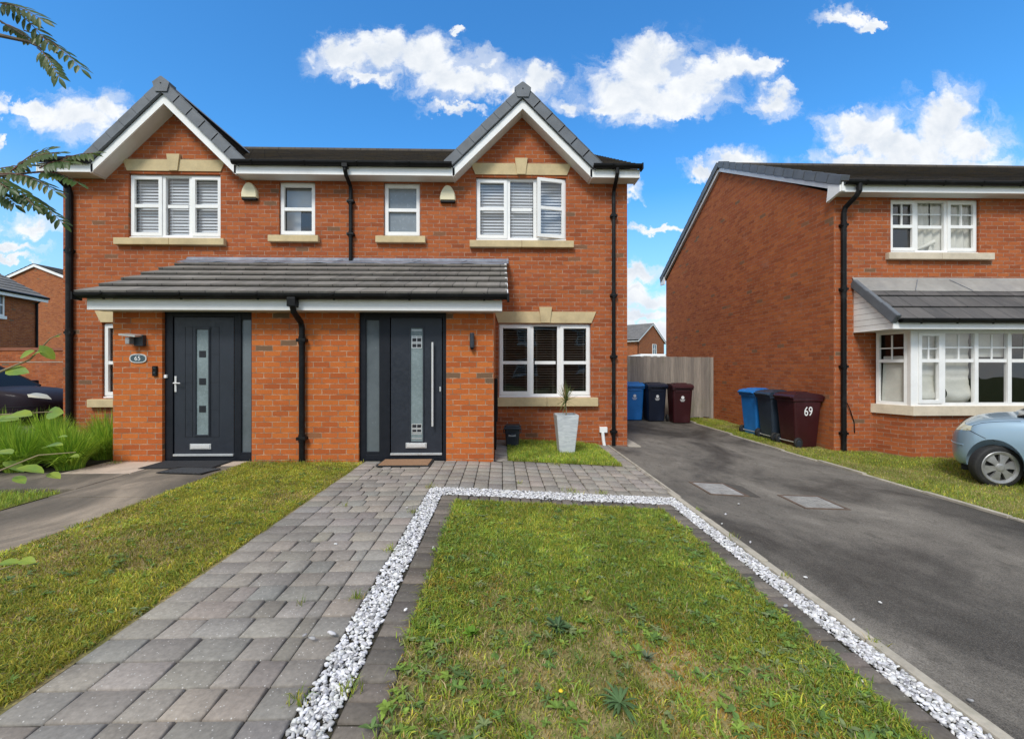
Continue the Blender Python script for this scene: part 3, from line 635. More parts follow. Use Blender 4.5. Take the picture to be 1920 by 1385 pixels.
for xs in (-4.3, -2.95, -1.55, -.72): b.obox((xs, 7.735, 3.281), (1, 0, 0), (.08, .22, .087), (0, -.4, .9), .012, 1, .006)
b.build('lead_flashing', M['lead'], pr)
b = MB(); b.box(-5.41, .01, 5.845, 5.87, 2.185, 2.325); b.build('fascia', M['white'], pr)
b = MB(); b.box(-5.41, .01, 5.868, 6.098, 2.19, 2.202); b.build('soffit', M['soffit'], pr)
b = MB(); b.prism([(5.86, 2.187), (5.86, 2.34), (7.98, 3.26), (7.98, 3.09)], 'x', -.02, .008); b.build('bargeboard', M['white'], pr); b = MB(); b.prism([(5.86, 2.187), (5.86, 2.34), (7.98, 3.26), (7.98, 3.09)], 'x', -5.425, -5.411); b.build('bargeboard', M['white'], pr)
for i in range(6): b = MB(); t = (i + .1) / 6; yy = 5.76 + 2.15 * t; zz = 2.40 + .93 * t; b.obox((.055, yy, zz - .05), (1, 0, 0), (0, .92, .39), (0, -.39, .92), .035, .19, .055); b.build('verge_mortar', M['whitepaint'], pr)
b = MB(); gutter(b, -5.475, .10, 5.775, 2.385, step=.98); b.box(.075, .105, 5.72, 5.85, 2.30, 2.395); b.box(-5.49, -5.474, 5.71, 5.85, 2.30, 2.395); b.build('gutter', M['black'], pr)
downpipe(H1, [(-2.722, 5.775, 2.36), (-2.722, 5.775, 2.22), (-2.723, 5.80, 2.16), (-2.727, 6.02, 2.04), (-2.728, 6.05, 1.97), (-2.728, 6.05, .10)], r=.038, clips=[(-2.728, 6.05, 1.80), (-2.728, 6.05, .46)])
b = MB(); b.cbox(-2.777, -2.667, 5.72, 5.83, 2.22, 2.34, .012); b.build('gutter_outlet', M['black'], H1)
# meter cupboard on the side of the porch
b = MB(); b.cbox(-.106, -.055, 6.55, 6.95, .62, 1.26, .01); b.cbox(-.106, -.075, 6.55, 6.9, .20, .62, .008); b.build('meter_cupboard', M['black'], H1)
# doors
def door_frame(D, lx0, lx1, sx0, sx1, px):
    y0 = PY + .045; b = MB(); z0, z1 = DZ0, DZ1; fw = .068
    if lx0 < sx0: posts = [(D[0], lx0 - .008), (lx1 + .008, sx0), (sx1, D[1])]
    else: posts = [(D[0], sx0), (sx1, lx0 - .008), (lx1 + .008, D[1])]
    for a, c in posts: b.cbox(a + .003, c, y0, y0 + .07, z0 + .02, z1 - .01, .006)
    b.cbox(D[0] + .003, D[1] - .003, y0 + .002, y0 + .068, z1 - .09, z1 - .006, .006); b.cbox(D[0] + .003, D[1] - .003, y0 + .002, y0 + .07, z0 - .02, z0 + .065, .006)
    b.cbox(sx0 - .01, sx1 + .01, y0 + .004, y0 + .066, z0 + .06, z0 + .105, .006); b.cbox(sx0 - .01, sx1 + .01, y0 + .004, y0 + .066, z1 - .13, z1 - .08, .006)
    o = b.build('door_frame', M['frame'], H1)
    g = MB(); g.box(sx0 - .01, sx1 + .01, y0 + .028, y0 + .036, z0 + .09, z1 - .10); g.build('side_pane', M['frostside'], o)
    t = MB(); t.cbox(lx0, lx1, y0 - .012, y0 + .02, z0 + .055, z0 + .085, .006); t.build('threshold', M['silver'], o)
    return o
door_frame(DR, -1.548, -.83, -1.889, -1.707, 0); door_frame(DL, -4.523, -3.706, -3.605, -3.468, 0)
def leaf(x0, x1, gx0, gx1, gz0, gz1, grooves):
    y0 = PY + .06; b = MB(); z0, z1 = .235, 2.125
    xs = [x0 + .004, gx0 - .028, gx1 + .028, x1 - .004]; zs = [z0, gz0 - .03, gz1 + .03, z1]
    for i in range(3):
        for j in range(3):
            if i == 1 and j == 1: continue
            b.poly([(xs[i], y0, zs[j]), (xs[i + 1], y0, zs[j]), (xs[i + 1], y0, zs[j + 1]), (xs[i], y0, zs[j + 1])])
    b.box(xs[0], xs[3], y0 + .001, y0 + .045, z0, zs[1] - .03); b.box(xs[0], xs[3], y0 + .001, y0 + .045, zs[2] + .03, z1)
    c = .016
    for a in ((xs[1] - .004, xs[1] + c), (xs[2] - c, xs[2] + .004)): b.cbox(*a, y0 - .012, y0 + .03, zs[1] - .004, zs[2] + .004, .005)
    b.cbox(xs[1], xs[2], y0 - .011, y0 + .03, zs[1] - .004, zs[1] + c, .005); b.cbox(xs[1], xs[2], y0 - .011, y0 + .03, zs[2] - c, zs[2] + .004, .005)
    o = b.build('door', M['door'], H1)
    g = MB(); g.box(gx0 - .015, gx1 + .015, y0 + .006, y0 + .012, gz0 - .016, gz1 + .016); g.build('glass_strip', M['frostdoor'], o)
    if grooves:
        q = MB()
        for gr in grooves: q.box(gr[0], gr[1], y0 - .0025, y0 + .004, gr[2], gr[3])
        q.build('panel_groove', M['doordk'], o)
    return o
dr = leaf(-1.548, -.83, -1.258, -1.113, .408, 1.968, None)
yd = PY + .06
b = MB(); b.tube([(-.957, yd - .055, .612), (-.957, yd - .055, 1.78)], .0145, 14)
for z in (.80, 1.59): b.tube([(-.957, yd - .055, z), (-.957, yd, z)], .009, 10)
b.build('bar_handle', M['steel'], dr)
def letterbox(d, x0, x1, z0, z1):
    b = MB(); b.cbox(x0, x1, yd - .012, yd + .004, z0, z1, .006); o = b.build('letterbox', M['silver'], d)
    q = MB(); q.cbox(x0 + .02, x1 - .02, yd - .018, yd - .011, z0 + .014, z1 - .012, .003); q.build('letterbox_flap', M['steel'], d)
letterbox(dr, -1.338, -1.044, .302, .378)
b = MB(); b.cbox(-.868, -.846, yd - .010, yd + .002, 1.09, 1.16, .008); b.build('lock', M['silver'], dr)
# leaded squares at the top and foot of the right-hand glass strip
gx0, gx1 = -1.258, -1.113
for (z0, zz) in ((1.68, (1.68, 1.705, 1.765, 1.785, 1.845, 1.865, 1.95)), (.42, (.42, .435, .50, .52, .565, .58, .635))):
    b = MB()
    for z in zz[1::1]: b.box(gx0, gx1, yd + .002, yd + .0075, z - .006, z + .006)
    zt = (1.705, 1.865) if z0 > 1 else (.52, .635)
    for fx in (.04, .5, .96): x = gx0 + (gx1 - gx0) * fx; b.box(x - .005, x + .005, yd + .0015, yd + .007, *zt)
    b.build('glass_leading', M['silver'], dr)
for (za, zb_) in ((1.712, 1.76), (1.79, 1.84), (.527, .56), (.585, .63)):
    for (xa, xb) in ((gx0 + .012, gx0 + .067), (gx1 - .067, gx1 - .012)): b = MB(); b.box(xa, xb, yd + .003, yd + .0065, za, zb_); b.build('bevelled_square', M['doordk'], dr)
lx0, lx1 = -4.375, -3.908; gr = [(lx0, lx1, 1.985, 1.991), (lx0, lx1, .466, .472), (lx0, lx0 + .006, .466, 1.99), (lx1 - .006, lx1, .466, 1.99), (-4.278, -4.272, .466, 1.99), (-4.026, -4.020, .466, 1.99)]
for z in (1.61, 1.222, .845): gr += [(lx0, -4.275, z - .003, z + .003), (-4.023, lx1, z - .003, z + .003)]
dl = leaf(-4.523, -3.706, -4.21, -4.066, .513, 1.939, gr)
letterbox(dl, -4.304, -4.016, .297, .375)
for z in (1.615, 1.235, .855): b = MB(); b.box(-4.185, -4.095, yd + .001, yd + .0055, z - .045, z + .045); b.build('dark_glass_square', M['doordk'], dl)
b = MB(); b.cbox(-4.512, -4.484, yd - .012, yd + .002, 1.09, 1.31, .008); b.tube([(-4.498, yd - .01, 1.215), (-4.498, yd - .05, 1.215), (-4.40, yd - .055, 1.212)], .0095, 10); b.build('door_handle', M['steel'], dl)
b = MB(); b.cbox(-4.638, -4.598, PY + .02, PY + .05, 1.285, 1.33, .006); b.build('door_sensor', M['white'], H1)
# ------------------------------------------------------------------ things fixed to the walls
def alarm(x, z, label):
    o = thing('alarm_box', label, 'alarm box', (x, 8.0, z), local=True, group='cream alarm boxes on the upper wall')
    pr_ = [(-.14, 0.0), (.14, 0.0), (.142, .06), (.125, .14), (.095, .20), (.05, .255), (0, .27), (-.05, .255), (-.095, .20), (-.125, .14), (-.142, .06)]
    b = MB(); n = len(pr_)
    F = [(x_ * .9, -.075 + .0 * z_, z_ * .95 + .01) for x_, z_ in pr_]; Bk = [(x_, 0, z_) for x_, z_ in pr_]; Md = [(x_, -.05, z_) for x_, z_ in pr_]
    b.poly(F, None, True)
    for A_, B_ in ((F, Md), (Md, Bk)):
        for i in range(n): j = (i + 1) % n; b.poly([A_[j], A_[i], B_[i], B_[j]], None, True)
    b.build('cover', M['cream'], o); q = MB(); q.cbox(-.13, .13, -.062, -.002, -.035, -.002, .006); q.build('strobe_lens', M['black'], o)
alarm(-4.517, 4.47, 'cream domed alarm box left of the clear window with a net behind it'); alarm(-.972, 4.455, 'cream domed alarm box right of the plain frosted window')
o = thing('wall_light', 'silver wall lantern with flat canopy above the oval 65 plaque', 'wall light', (-4.93, 6.1, 1.72), local=True)
b = MB(); b.cbox(-.045, .075, -.055, 0, .0, .15, .006); b.build('back_box', M['greyplastic'], o)
b = MB(); b.obox((-.155, -.165, .135), (1, 0, -.10), (0, 1, .12), (.1, -.12, 1), .215, .15, .022); b.build('canopy', M['silver'], o)
b = MB(); b.cbox(-.10, -.045, -.13, -.05, .02, .115, .01); b.build('lamp_head', M['hub'], o)
b = MB(); b.tube([(-.03, -.05, .06), (-.03, -.0, .06)], .02, 10); b.build('arm', M['steel'], o)
o = thing('wall_light', 'slim black tube light on the brick right of the grey door', 'wall light', (-.405, 6.1, 1.79), local=True)
b = MB(); b.cbox(-.02, .02, -.02, 0, -.05, .06, .004); b.build('bracket', M['black'], o)
b = MB(); b.lathe([(0, .115), (.030, .115), (.032, .10), (.032, -.085), (.026, -.085)], Matrix.Translation((0, -.05, 0))); b.build('tube_shade', M['greyplastic'], o)
b = MB(); b.lathe([(.0, -.118), (.02, -.115), (.026, -.085)], Matrix.Translation((0, -.05, 0))); b.build('lens', M['black'], o)
def text_mesh(body, size, m, parent, M4, name, bold=0.0, sx=1.0, ext=.0015):
    cu = bpy.data.curves.new('lettering', 'FONT'); cu.body = body; cu.size = size; cu.align_x = 'CENTER'; cu.align_y = 'CENTER'; cu.extrude = ext; cu.offset = bold
    t = bpy.data.objects.new('lettering', cu); COL.objects.link(t); dg = bpy.context.evaluated_depsgraph_get(); dg.update()
    me = bpy.data.meshes.new_from_object(t.evaluated_get(dg)); bpy.data.objects.remove(t)
    me.transform(M4 @ Matrix.Diagonal((sx, 1, 1, 1))); me.materials.clear(); me.materials.append(m)
    o = bpy.data.objects.new(name, me); COL.objects.link(o); o.parent = parent; return o
o = thing('house_number_plaque', 'small oval grey plaque with white number 65 beside the left door', 'number plaque', (-4.955, 6.1, 1.553), local=True)
el = lambda a, c, n=24: [(a * abs(math.cos(t)) ** .7 * (1 if math.cos(t) > 0 else -1), c * abs(math.sin(t)) ** .8 * (1 if math.sin(t) > 0 else -1)) for t in [2 * math.pi * k / n for k in range(n)]]
b = MB(); b.prism(el(.115, .062)[::-1], 'y', -.014, 0); b.build('plate', M['silver'], o)
b = MB(); b.prism(el(.098, .048)[::-1], 'y', -.0165, -.004); b.build('plate_face', plain('slate_blue', (.05, .085, .10), .5), o)
text_mesh('65', .085, M['whitepaint'], o, Matrix.Translation((0, -.020, -.002)) @ Matrix.Rotation(R(90), 4, 'X'), 'number', 0)
o = thing('doorbell', 'small black video doorbell on the brick left of the left door', 'doorbell', (-4.727, 6.1, 1.31), local=True)
b = MB(); b.cbox(-.03, .03, -.028, 0, 0, .14, .009); b.build('case', M['black'], o)
b = MB(); b.lathe([(.0, .004), (.014, .003), (.016, 0)], Matrix.Translation((0, -.028, .045)) @ Matrix.Rotation(R(90), 4, 'X'), 16); b.build('button', M['greyplastic'], o)
b = MB(); b.lathe([(.0, .004), (.010, .003), (.012, 0)], Matrix.Translation((0, -.028, .105)) @ Matrix.Rotation(R(90), 4, 'X'), 16); b.build('camera_lens', M['glass'], o)
# ------------------------------------------------------------------ the house on the right
H2 = thing('neighbouring_house', 'red brick house right of the drive with a white bay window and dark roof', 'house', (6.27, 8.1, -.1))
NX, NF, NR, NB = 6.27, 8.1, 12.32, 16.5; NE = 4.72; NZR = 7.21; NXR = 17.5
NW = (7.367, 9.09, 3.605, 4.625)
b = MB(); wall_xz(b, NX, NXR, -.6, NE, NF, [NW, (7.08, 10.9, .7, 2.12)]); b.build('wall', M['brick'], H2)
b = MB(); b.poly([(NX, NF, -.6), (NX, NF, NE), (NX, NR, NZR - .1), (NX, NB, NE), (NX, NB, -.6)]); b.poly([(NX, NB, -.6), (NX, NB, NE), (NXR, NB, NE), (NXR, NB, -.6)]); b.poly([(NXR, NF, -.6), (NXR, NB, -.6), (NXR, NB, NE), (NXR, NR, NZR - .1), (NXR, NF, NE)]); b.build('side_wall', M['brick_side'], H2)
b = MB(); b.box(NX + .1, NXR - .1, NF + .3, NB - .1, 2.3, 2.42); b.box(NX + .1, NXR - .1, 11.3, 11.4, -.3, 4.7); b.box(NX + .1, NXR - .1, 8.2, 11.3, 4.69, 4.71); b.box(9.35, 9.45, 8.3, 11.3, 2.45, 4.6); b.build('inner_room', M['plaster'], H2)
slope('roof', (NX - .10, NF - .30, 4.80), (NXR + .1, NF - .30, 4.80), (NXR + .1, NR, NZR), (NX - .10, NR, NZR), 15, M['tile_dark'], H2, .028)
slope('roof', (NX - .10, NB + .32, 4.80), (NXR + .1, NB + .32, 4.80), (NXR + .1, NR, NZR), (NX - .10, NR, NZR), 12, M['tile_dark'], H2, .028)
b = MB(); x = NX - .1
while x < NXR: b.tube([(x, NR, NZR - .035), (min(x + .44, NXR + .1), NR, NZR - .035)], .10, 12); x += .45
b.build('ridge_tiles', M['tile_dark'], H2)
def side_rake(y0, z0, y1, z1, n):
    bd = MB(); dz = .16
    bd.prism([(y0, z0 - .19), (y0, z0 - .03), (y1, z1 - .03), (y1, z1 - .21)] , 'x', NX - .075, NX - .05); o = bd.build('bargeboard', M['white'], H2)
    sf = MB(); sf.poly([(NX - .055, y0, z0 - .185), (NX, y0, z0 - .185), (NX, y1, z1 - .205), (NX - .055, y1, z1 - .205)]); sf.build('soffit', M['soffit'], o)
    c = MB(); a = Vector((0, y0, z0)); e = Vector((0, y1, z1)); d = (e - a); L = d.length; d.normalize(); up = Vector((0, -d.z, d.y)); up = up if up.z > 0 else -up
    for i in range(n):
        p = a + d * (L * i / n - .01); p.x = NX - .115; dd = (d - up * .045).normalized(); u2 = Vector((0, -dd.z, dd.y)); u2 = u2 if u2.z > 0 else -u2
        p -= up * .075
        bm = bmesh.new(); bmesh.ops.create_cube(bm, size=1); l = L / n - .014
        for v in bm.verts: v.co = p + Vector((1, 0, 0)) * (v.co.x + .5) * .16 + dd * (v.co.y + .5) * l + u2 * (v.co.z + .5) * .165
        bmesh.ops.bevel(bm, geom=bm.edges[:], offset=.007, segments=2, affect='EDGES'); c.addbm(bm)
    c.build('verge_caps', M['cap'], o)
side_rake(NF - .30, 4.83, NR, NZR + .02, 14); side_rake(NB + .32, 4.83, NR, NZR + .02, 14)
b = MB(); b.box(NX - .07, NXR, 7.84, 7.865, 4.64, 4.775); o = b.build('fascia', M['white'], H2)
b = MB(); b.box(NX - .05, NXR, 7.863, 8.098, 4.645, 4.657); b.build('soffit', M['soffit'], o)
b = MB(); b.prism([(7.83, 4.64), (7.83, 4.80), (8.10, 4.95), (8.16, 4.56)], 'x', NX - .10, NX - .045); b.build('box_end', M['white'], o)
b = MB(); b.prism([(16.86, 4.62), (16.86, 4.80), (16.5, 4.98), (16.46, 4.60)], 'x', NX - .095, NX - .045); b.build('box_end', M['white'], o)
b = MB(); gutter(b, NX - .0, NXR, 7.785, 4.815, step=.72); b.build('gutter', M['black'], H2)
downpipe(H2, [(6.50, 7.785, 4.77), (6.50, 7.785, 4.64), (6.48, 7.83, 4.56), (6.43, 8.02, 4.42), (6.42, 8.045, 4.32), (6.42, 8.045, -.17)], r=.045, clips=[(6.42, 8.045, z) for z in (4.1, 2.9, 1.45, .2)])
b = MB(); b.tube([(6.46, 8.06, .83), (6.55, 8.07, .66), (6.65, 8.085, .40), (6.66, 8.085, .2)], .008, 6); b.build('cable', M['black'], H2)
nw = window(H2, *NW, NF, [0, .315, .65, 1], [1, 0, 1], .50, astr=(0, 1, 2), sill=(7.265, 9.30, 3.465, 3.592), stone='stonepale')
def cloth(x0, x1, z0, z1, y, amp, wl, name, parent, m='curtain', vertical=True, nx=60, nz=10):
    b = MB()
    fz = lambda x, z: y + (amp * math.sin(x / wl * 6.28 + .6 * math.sin(x * 5)) * (1 - .4 * (z - z0) / (z1 - z0)) if vertical else amp * abs(math.sin(z / wl * 3.14)))
    for i in range(nx):
        for k in range(nz):
            xa, xb = x0 + (x1 - x0) * i / nx, x0 + (x1 - x0) * (i + 1) / nx; za, zb = z0 + (z1 - z0) * k / nz, z0 + (z1 - z0) * (k + 1) / nz
            b.poly([(xa, fz(xa, za), za), (xb, fz(xb, za), za), (xb, fz(xb, zb), zb), (xa, fz(xa, zb), zb)], None, True)
    return b.build(name, M[m], parent, weld=True)
cloth(7.95, 9.06, 3.66, 4.6, 8.26, .025, .16, 'curtain', nw)
b = MB(); b.tube([(7.98, 8.22, 3.70), (8.12, 8.22, 3.75), (8.27, 8.23, 3.82), (8.33, 8.24, 3.85), (8.36, 8.25, 3.82)], [.02, .03, .04, .045, .02], 10); b.tube([(8.24, 8.23, 3.66), (8.26, 8.23, 3.80)], .018, 8); b.build('desk_lamp', M['curtain'], nw)
# bay window
BF, BXL, BXR = 7.55, 7.25, 10.7; SXL, SXR = 7.03, 10.92
b = MB()
for a, c in (((SXL, NF), (BXL, BF)), ((BXL, BF), (BXR, BF)), ((BXR, BF), (SXR, NF))): 
    L = math.dist(a, c); b.poly([(*a, -.5), (*c, -.5), (*c, .60), (*a, .60)], [(a[0], -.5), (a[0] + L, -.5), (a[0] + L, .60), (a[0], .60)])
bay = b.build('bay_wall', M['brick'], H2)
sl = MB(); out = [(SXL - .05, NF), (BXL - .04, BF - .07), (BXR + .04, BF - .07), (SXR + .05, NF)]
sl.prism(out[::-1], 'z', .588, .755); sl.build('sill', M['stonepale'], bay)
def framed(parent, p, q, z0, z1, cuts, sash, astr, name='bay_window'):
    """white framed lights along the line p-q"""
    p = Vector((*p, 0)); q = Vector((*q, 0)); d = q - p; L = d.length; d.normalize(); n = Vector((d.y, -d.x, 0)); b = MB(); g = MB()
    def bx(s0, s1, za, zb, o0, o1): b.obox(p + d * s0 + n * o0 + Vector((0, 0, za)), d, n, (0, 0, 1), s1 - s0, o1 - o0, zb - za)
    bx(0, L, z0, z0 + .06, -.03, .03); bx(0, L, z1 - .05, z1, -.03, .03)
    for i, c in enumerate(cuts):
        s = L * c; a = 0 if i == 0 else s - (.05 if i == len(cuts) - 1 else .035); e = L if i == len(cuts) - 1 else s + (.05 if i == 0 else .035); bx(a, e, z0 + .06, z1 - .05, -.031, .031)
    for i in range(len(cuts) - 1):
        a = L * cuts[i] + .03; e = L * cuts[i + 1] - .03; w = .06 if sash[i] else .018; o1 = .045 if sash[i] else .028
        if sash[i]: bx(a, e, z0 + .05, z0 + .05 + w, -.02, o1); bx(a, e, z1 - .04 - w, z1 - .04, -.02, o1); bx(a, a + w, z0 + .11, z1 - .10, -.02, o1); bx(e - w, e, z0 + .11, z1 - .10, -.02, o1)
        zm = z0 + (z1 - z0) * .60; bx(a + w, e - w, zm - .03, zm + .03, -.02, o1 - .004)
        if astr: xm = (a + e) / 2; zt = z1 - .05 - w; bx(xm - .011, xm + .011, zm + .03, zt, -.005, .012); bx(a + w, e - w, (zm + zt) / 2 + .0 - .011, (zm + zt) / 2 + .011, -.004, .011)
        A = p + d * (a + w - .01); E = p + d * (e - w + .01); za, zb = z0 + .05, z1 - .045; g.poly([(A.x, A.y, za), (E.x, E.y, za), (E.x, E.y, zb), (A.x, A.y, zb)])
    o = b.build(name, M['white'], parent); g.build('pane', M['glass'], o); return o
bw = framed(H2, (BXL + .05, BF), (BXR - .05, BF), .752, 2.085, [0, .145, .325, .505, .685, .855, 1], [1, 0, 0, 0, 0, 1], True)
framed(H2, (SXL + .03, NF - .05), (BXL - .02, BF + .05), .752, 2.085, [0, 1], [0], True); framed(H2, (BXR + .02, BF + .05), (SXR - .03, NF - .05), .752, 2.085, [0, 1], [0], True)
b = MB(); b.box(BXL - .05, BXL + .05, BF - .03, BF + .06, .752, 2.085); b.box(BXR - .05, BXR + .05, BF - .03, BF + .06, .752, 2.085); b.build('corner_post', M['white'], bw)
for (xa, xb) in ((7.33, 7.86), (7.92, 8.38)):
    bd = MB(); nz = 36
    for k in range(nz):
        za, zb = .83 + 1.22 * k / nz, .83 + 1.22 * (k + 1) / nz
        f = lambda z: 7.66 - (.02 * abs(math.sin(z * 3.14 / .21)) + (.06 * math.sin((1.13 - z) / .3 * 3.14) if z < 1.13 else 0))
        sag = lambda x, z: z - (.05 * math.cos((x - (xa + xb) / 2) / (xb - xa) * 3.14) if z < 1.13 else 0)
        for i in range(8): x0_, x1_ = xa + (xb - xa) * i / 8, xa + (xb - xa) * (i + 1) / 8; bd.poly([(x0_, f(za), sag(x0_, za)), (x1_, f(za), sag(x1_, za)), (x1_, f(zb), sag(x1_, zb)), (x0_, f(zb), sag(x0_, zb))], None, True)
    bd.build('roman_blind', M['curtain'], bw, weld=True)
b = MB(); b.poly([(7.12, 8.02, .8), (7.27, 7.68, .8), (7.25, 7.68, 1.64), (7.14, 8.0, 1.64)]); b.poly([(8.45, 7.63, 1.62), (9.0, 7.63, 1.62), (9.0, 7.63, 2.05), (8.45, 7.63, 2.05)]); b.build('roman_blind', M['curtain'], bw)
b = MB(); b.prism([(SXL, NF + .05), (BXL, BF), (BXR, BF), (SXR, NF + .05)][::-1], 'z', 2.09, 2.10); b.box(7.0, 10.95, 8.12, 8.2, 2.08, 2.2); b.build('bay_soffit', M['soffit'], bay)
# bay roof
BR0, BR1 = 6.615, 17.4
br = slope('bay_roof', (BR0 + .02, 7.18, 2.235), (BR1, 7.18, 2.235), (BR1, 7.98, 2.945), (BR0 + .02, 7.98, 2.945), 3, M['tile_bay'], H2, .034)
b = MB(); n = 40
for i in range(n):
    xa, xb = BR0 + (BR1 - BR0) * i / n, BR0 + (BR1 - BR0) * (i + 1) / n; w = lambda x: .006 * math.sin(x * 5) + .004 * math.sin(x * 13)
    b.poly([(xa, 7.80 + w(xa), 2.828), (xb, 7.80 + w(xb), 2.828), (xb, 8.05, 3.07), (xa, 8.05, 3.07)], None, True); b.poly([(xa, 8.05, 3.07), (xb, 8.05, 3.07), (xb, 8.09, 3.13), (xa, 8.09, 3.13)], None, True)
b.build('lead_flashing', M['leadpale'], br)
for xs in (7.55, 8.62): q = MB(); q.obox((xs, 7.80, 2.838), (1, 0, 0), (.28 * (1 if xs < 8 else -.6), .25, .245), (0, -.7, .7), .012, 1, .006); q.build('lead_lap', M['lead'], br)
b = MB(); b.box(BR0 + .02, BR1, 7.245, 7.27, 2.085, 2.21); b.build('fascia', M['white'], br); b = MB(); b.poly([(BR0 + .02, 7.25, 2.088), (BR1, 7.25, 2.088), (BR1, 8.1, 2.088), (BR0 + .02, 8.1, 2.088)]); b.build('soffit', M['soffit'], br)
b = MB(); gutter(b, BR0 + .1, BR1, 7.195, 2.245, step=.62); b.build('gutter', M['black'], br)
c = MB(); a = Vector((0, 7.17, 2.27)); e = Vector((0, 8.06, 3.06)); d = e - a; L = d.length; d.normalize(); up = Vector((0, -d.z, d.y))
for i in range(3):
    p = a + d * (L * i / 3 - .01) - up * .115; p.x = BR0 - .02; bm = bmesh.new(); bmesh.ops.create_cube(bm, size=1)
    for v in bm.verts: v.co = p + Vector((1, 0, 0)) * (v.co.x + .5) * .09 + d * (v.co.y + .5) * (L / 3 + .015) + up * (v.co.z + .5) * (.14 + .012 * (2 - i))
    bmesh.ops.bevel(bm, geom=bm.edges[:], offset=.008, segments=2, affect='EDGES'); c.addbm(bm)
c.build('verge_caps', M['cap'], br)
b = MB(); nb = 8; z0, zt = 2.085, 2.95
for k in range(nb):
    za, zb = z0 + (zt - z0) * k / nb, z0 + (zt - z0) * (k + 1) / nb - .006; ya = 7.245 + max(0, (za - 2.13)) / .80 * .72 + .0; yb = 7.245 + max(0, zb - 2.13) / .80 * .72
    b.prism([(ya, za), (8.098, za), (8.098, zb), (yb, zb)], 'x', BR0 + .035, BR0 + .05 - .004 * (k % 2))
b.build('bay_cladding', M['white'], br)
# ------------------------------------------------------------------ fence, bins, planter and small things
F1 = thing('timber_fence', 'grey weathered board fence closing the gap between the two houses', 'fence', (4.3, 12.8, -.06))
b = MB(); x = 2.34
while x < 6.2:
    w = .098; t = 1.775 - .012 * (x - 3.7) + random.uniform(-.008, .008); lo = -.03 + random.uniform(-.015, .015); dy = random.uniform(-.004, .004)
    b.obox((x, 12.8 + dy, lo), (1, .05 * (1 if random.random() > .5 else .6), 0), (0, 1, 0), (0, 0, 1), w + .008, .016, t - lo); x += w
b.build('board_panel', M['timber'], F1)
b = MB(); b.cbox(6.16, 6.26, 12.76, 12.84, -.15, 1.74, .008); b.build('post', M['timber'], F1)
b = MB(); b.cbox(4.28, 4.37, 12.83, 12.92, -.15, 1.72, .008); b.build('post', M['timber'], F1)
for z in (.3, .95, 1.6): b = MB(); b.box(2.34, 6.16, 12.818, 12.86, z, z + .08); b.build('rail', M['timber'], F1)
def bin_mats(nm, c): return plain(nm, c, .42, .16, 4, dirt=(tuple(min(1, x * 1.8 + .03) for x in c), .35))
BINM = {'blue': bin_mats('blue_plastic', (.012, .155, .46)), 'navy': bin_mats('navy_plastic', (.007, .012, .028)), 'grey': bin_mats('slate_plastic', (.022, .034, .052)), 'maroon': bin_mats('maroon_plastic', (.036, .004, .006))}
def loftbox(b, secs, r=.05, seg=3):
    """rounded-rectangle sections (x0, x1, y0, y1, z) joined upward"""
    rings = []
    for (x0, x1, y0, y1, z) in secs:
        ring = []
        for (cx, cy, a0) in ((x1 - r, y1 - r, 0), (x0 + r, y1 - r, 90), (x0 + r, y0 + r, 180), (x1 - r, y0 + r, 270)):
            for k in range(seg + 1): a = R(a0 + 90 * k / seg); ring.append((cx + r * math.cos(a), cy + r * math.sin(a), z))
        rings.append(ring)
    n = len(rings[0])
    for A, B in zip(rings, rings[1:]):
        for i in range(n): j = (i + 1) % n; b.poly([A[i], A[j], B[j], B[i]])
    b.poly(rings[0][::-1]); b.poly(rings[-1])
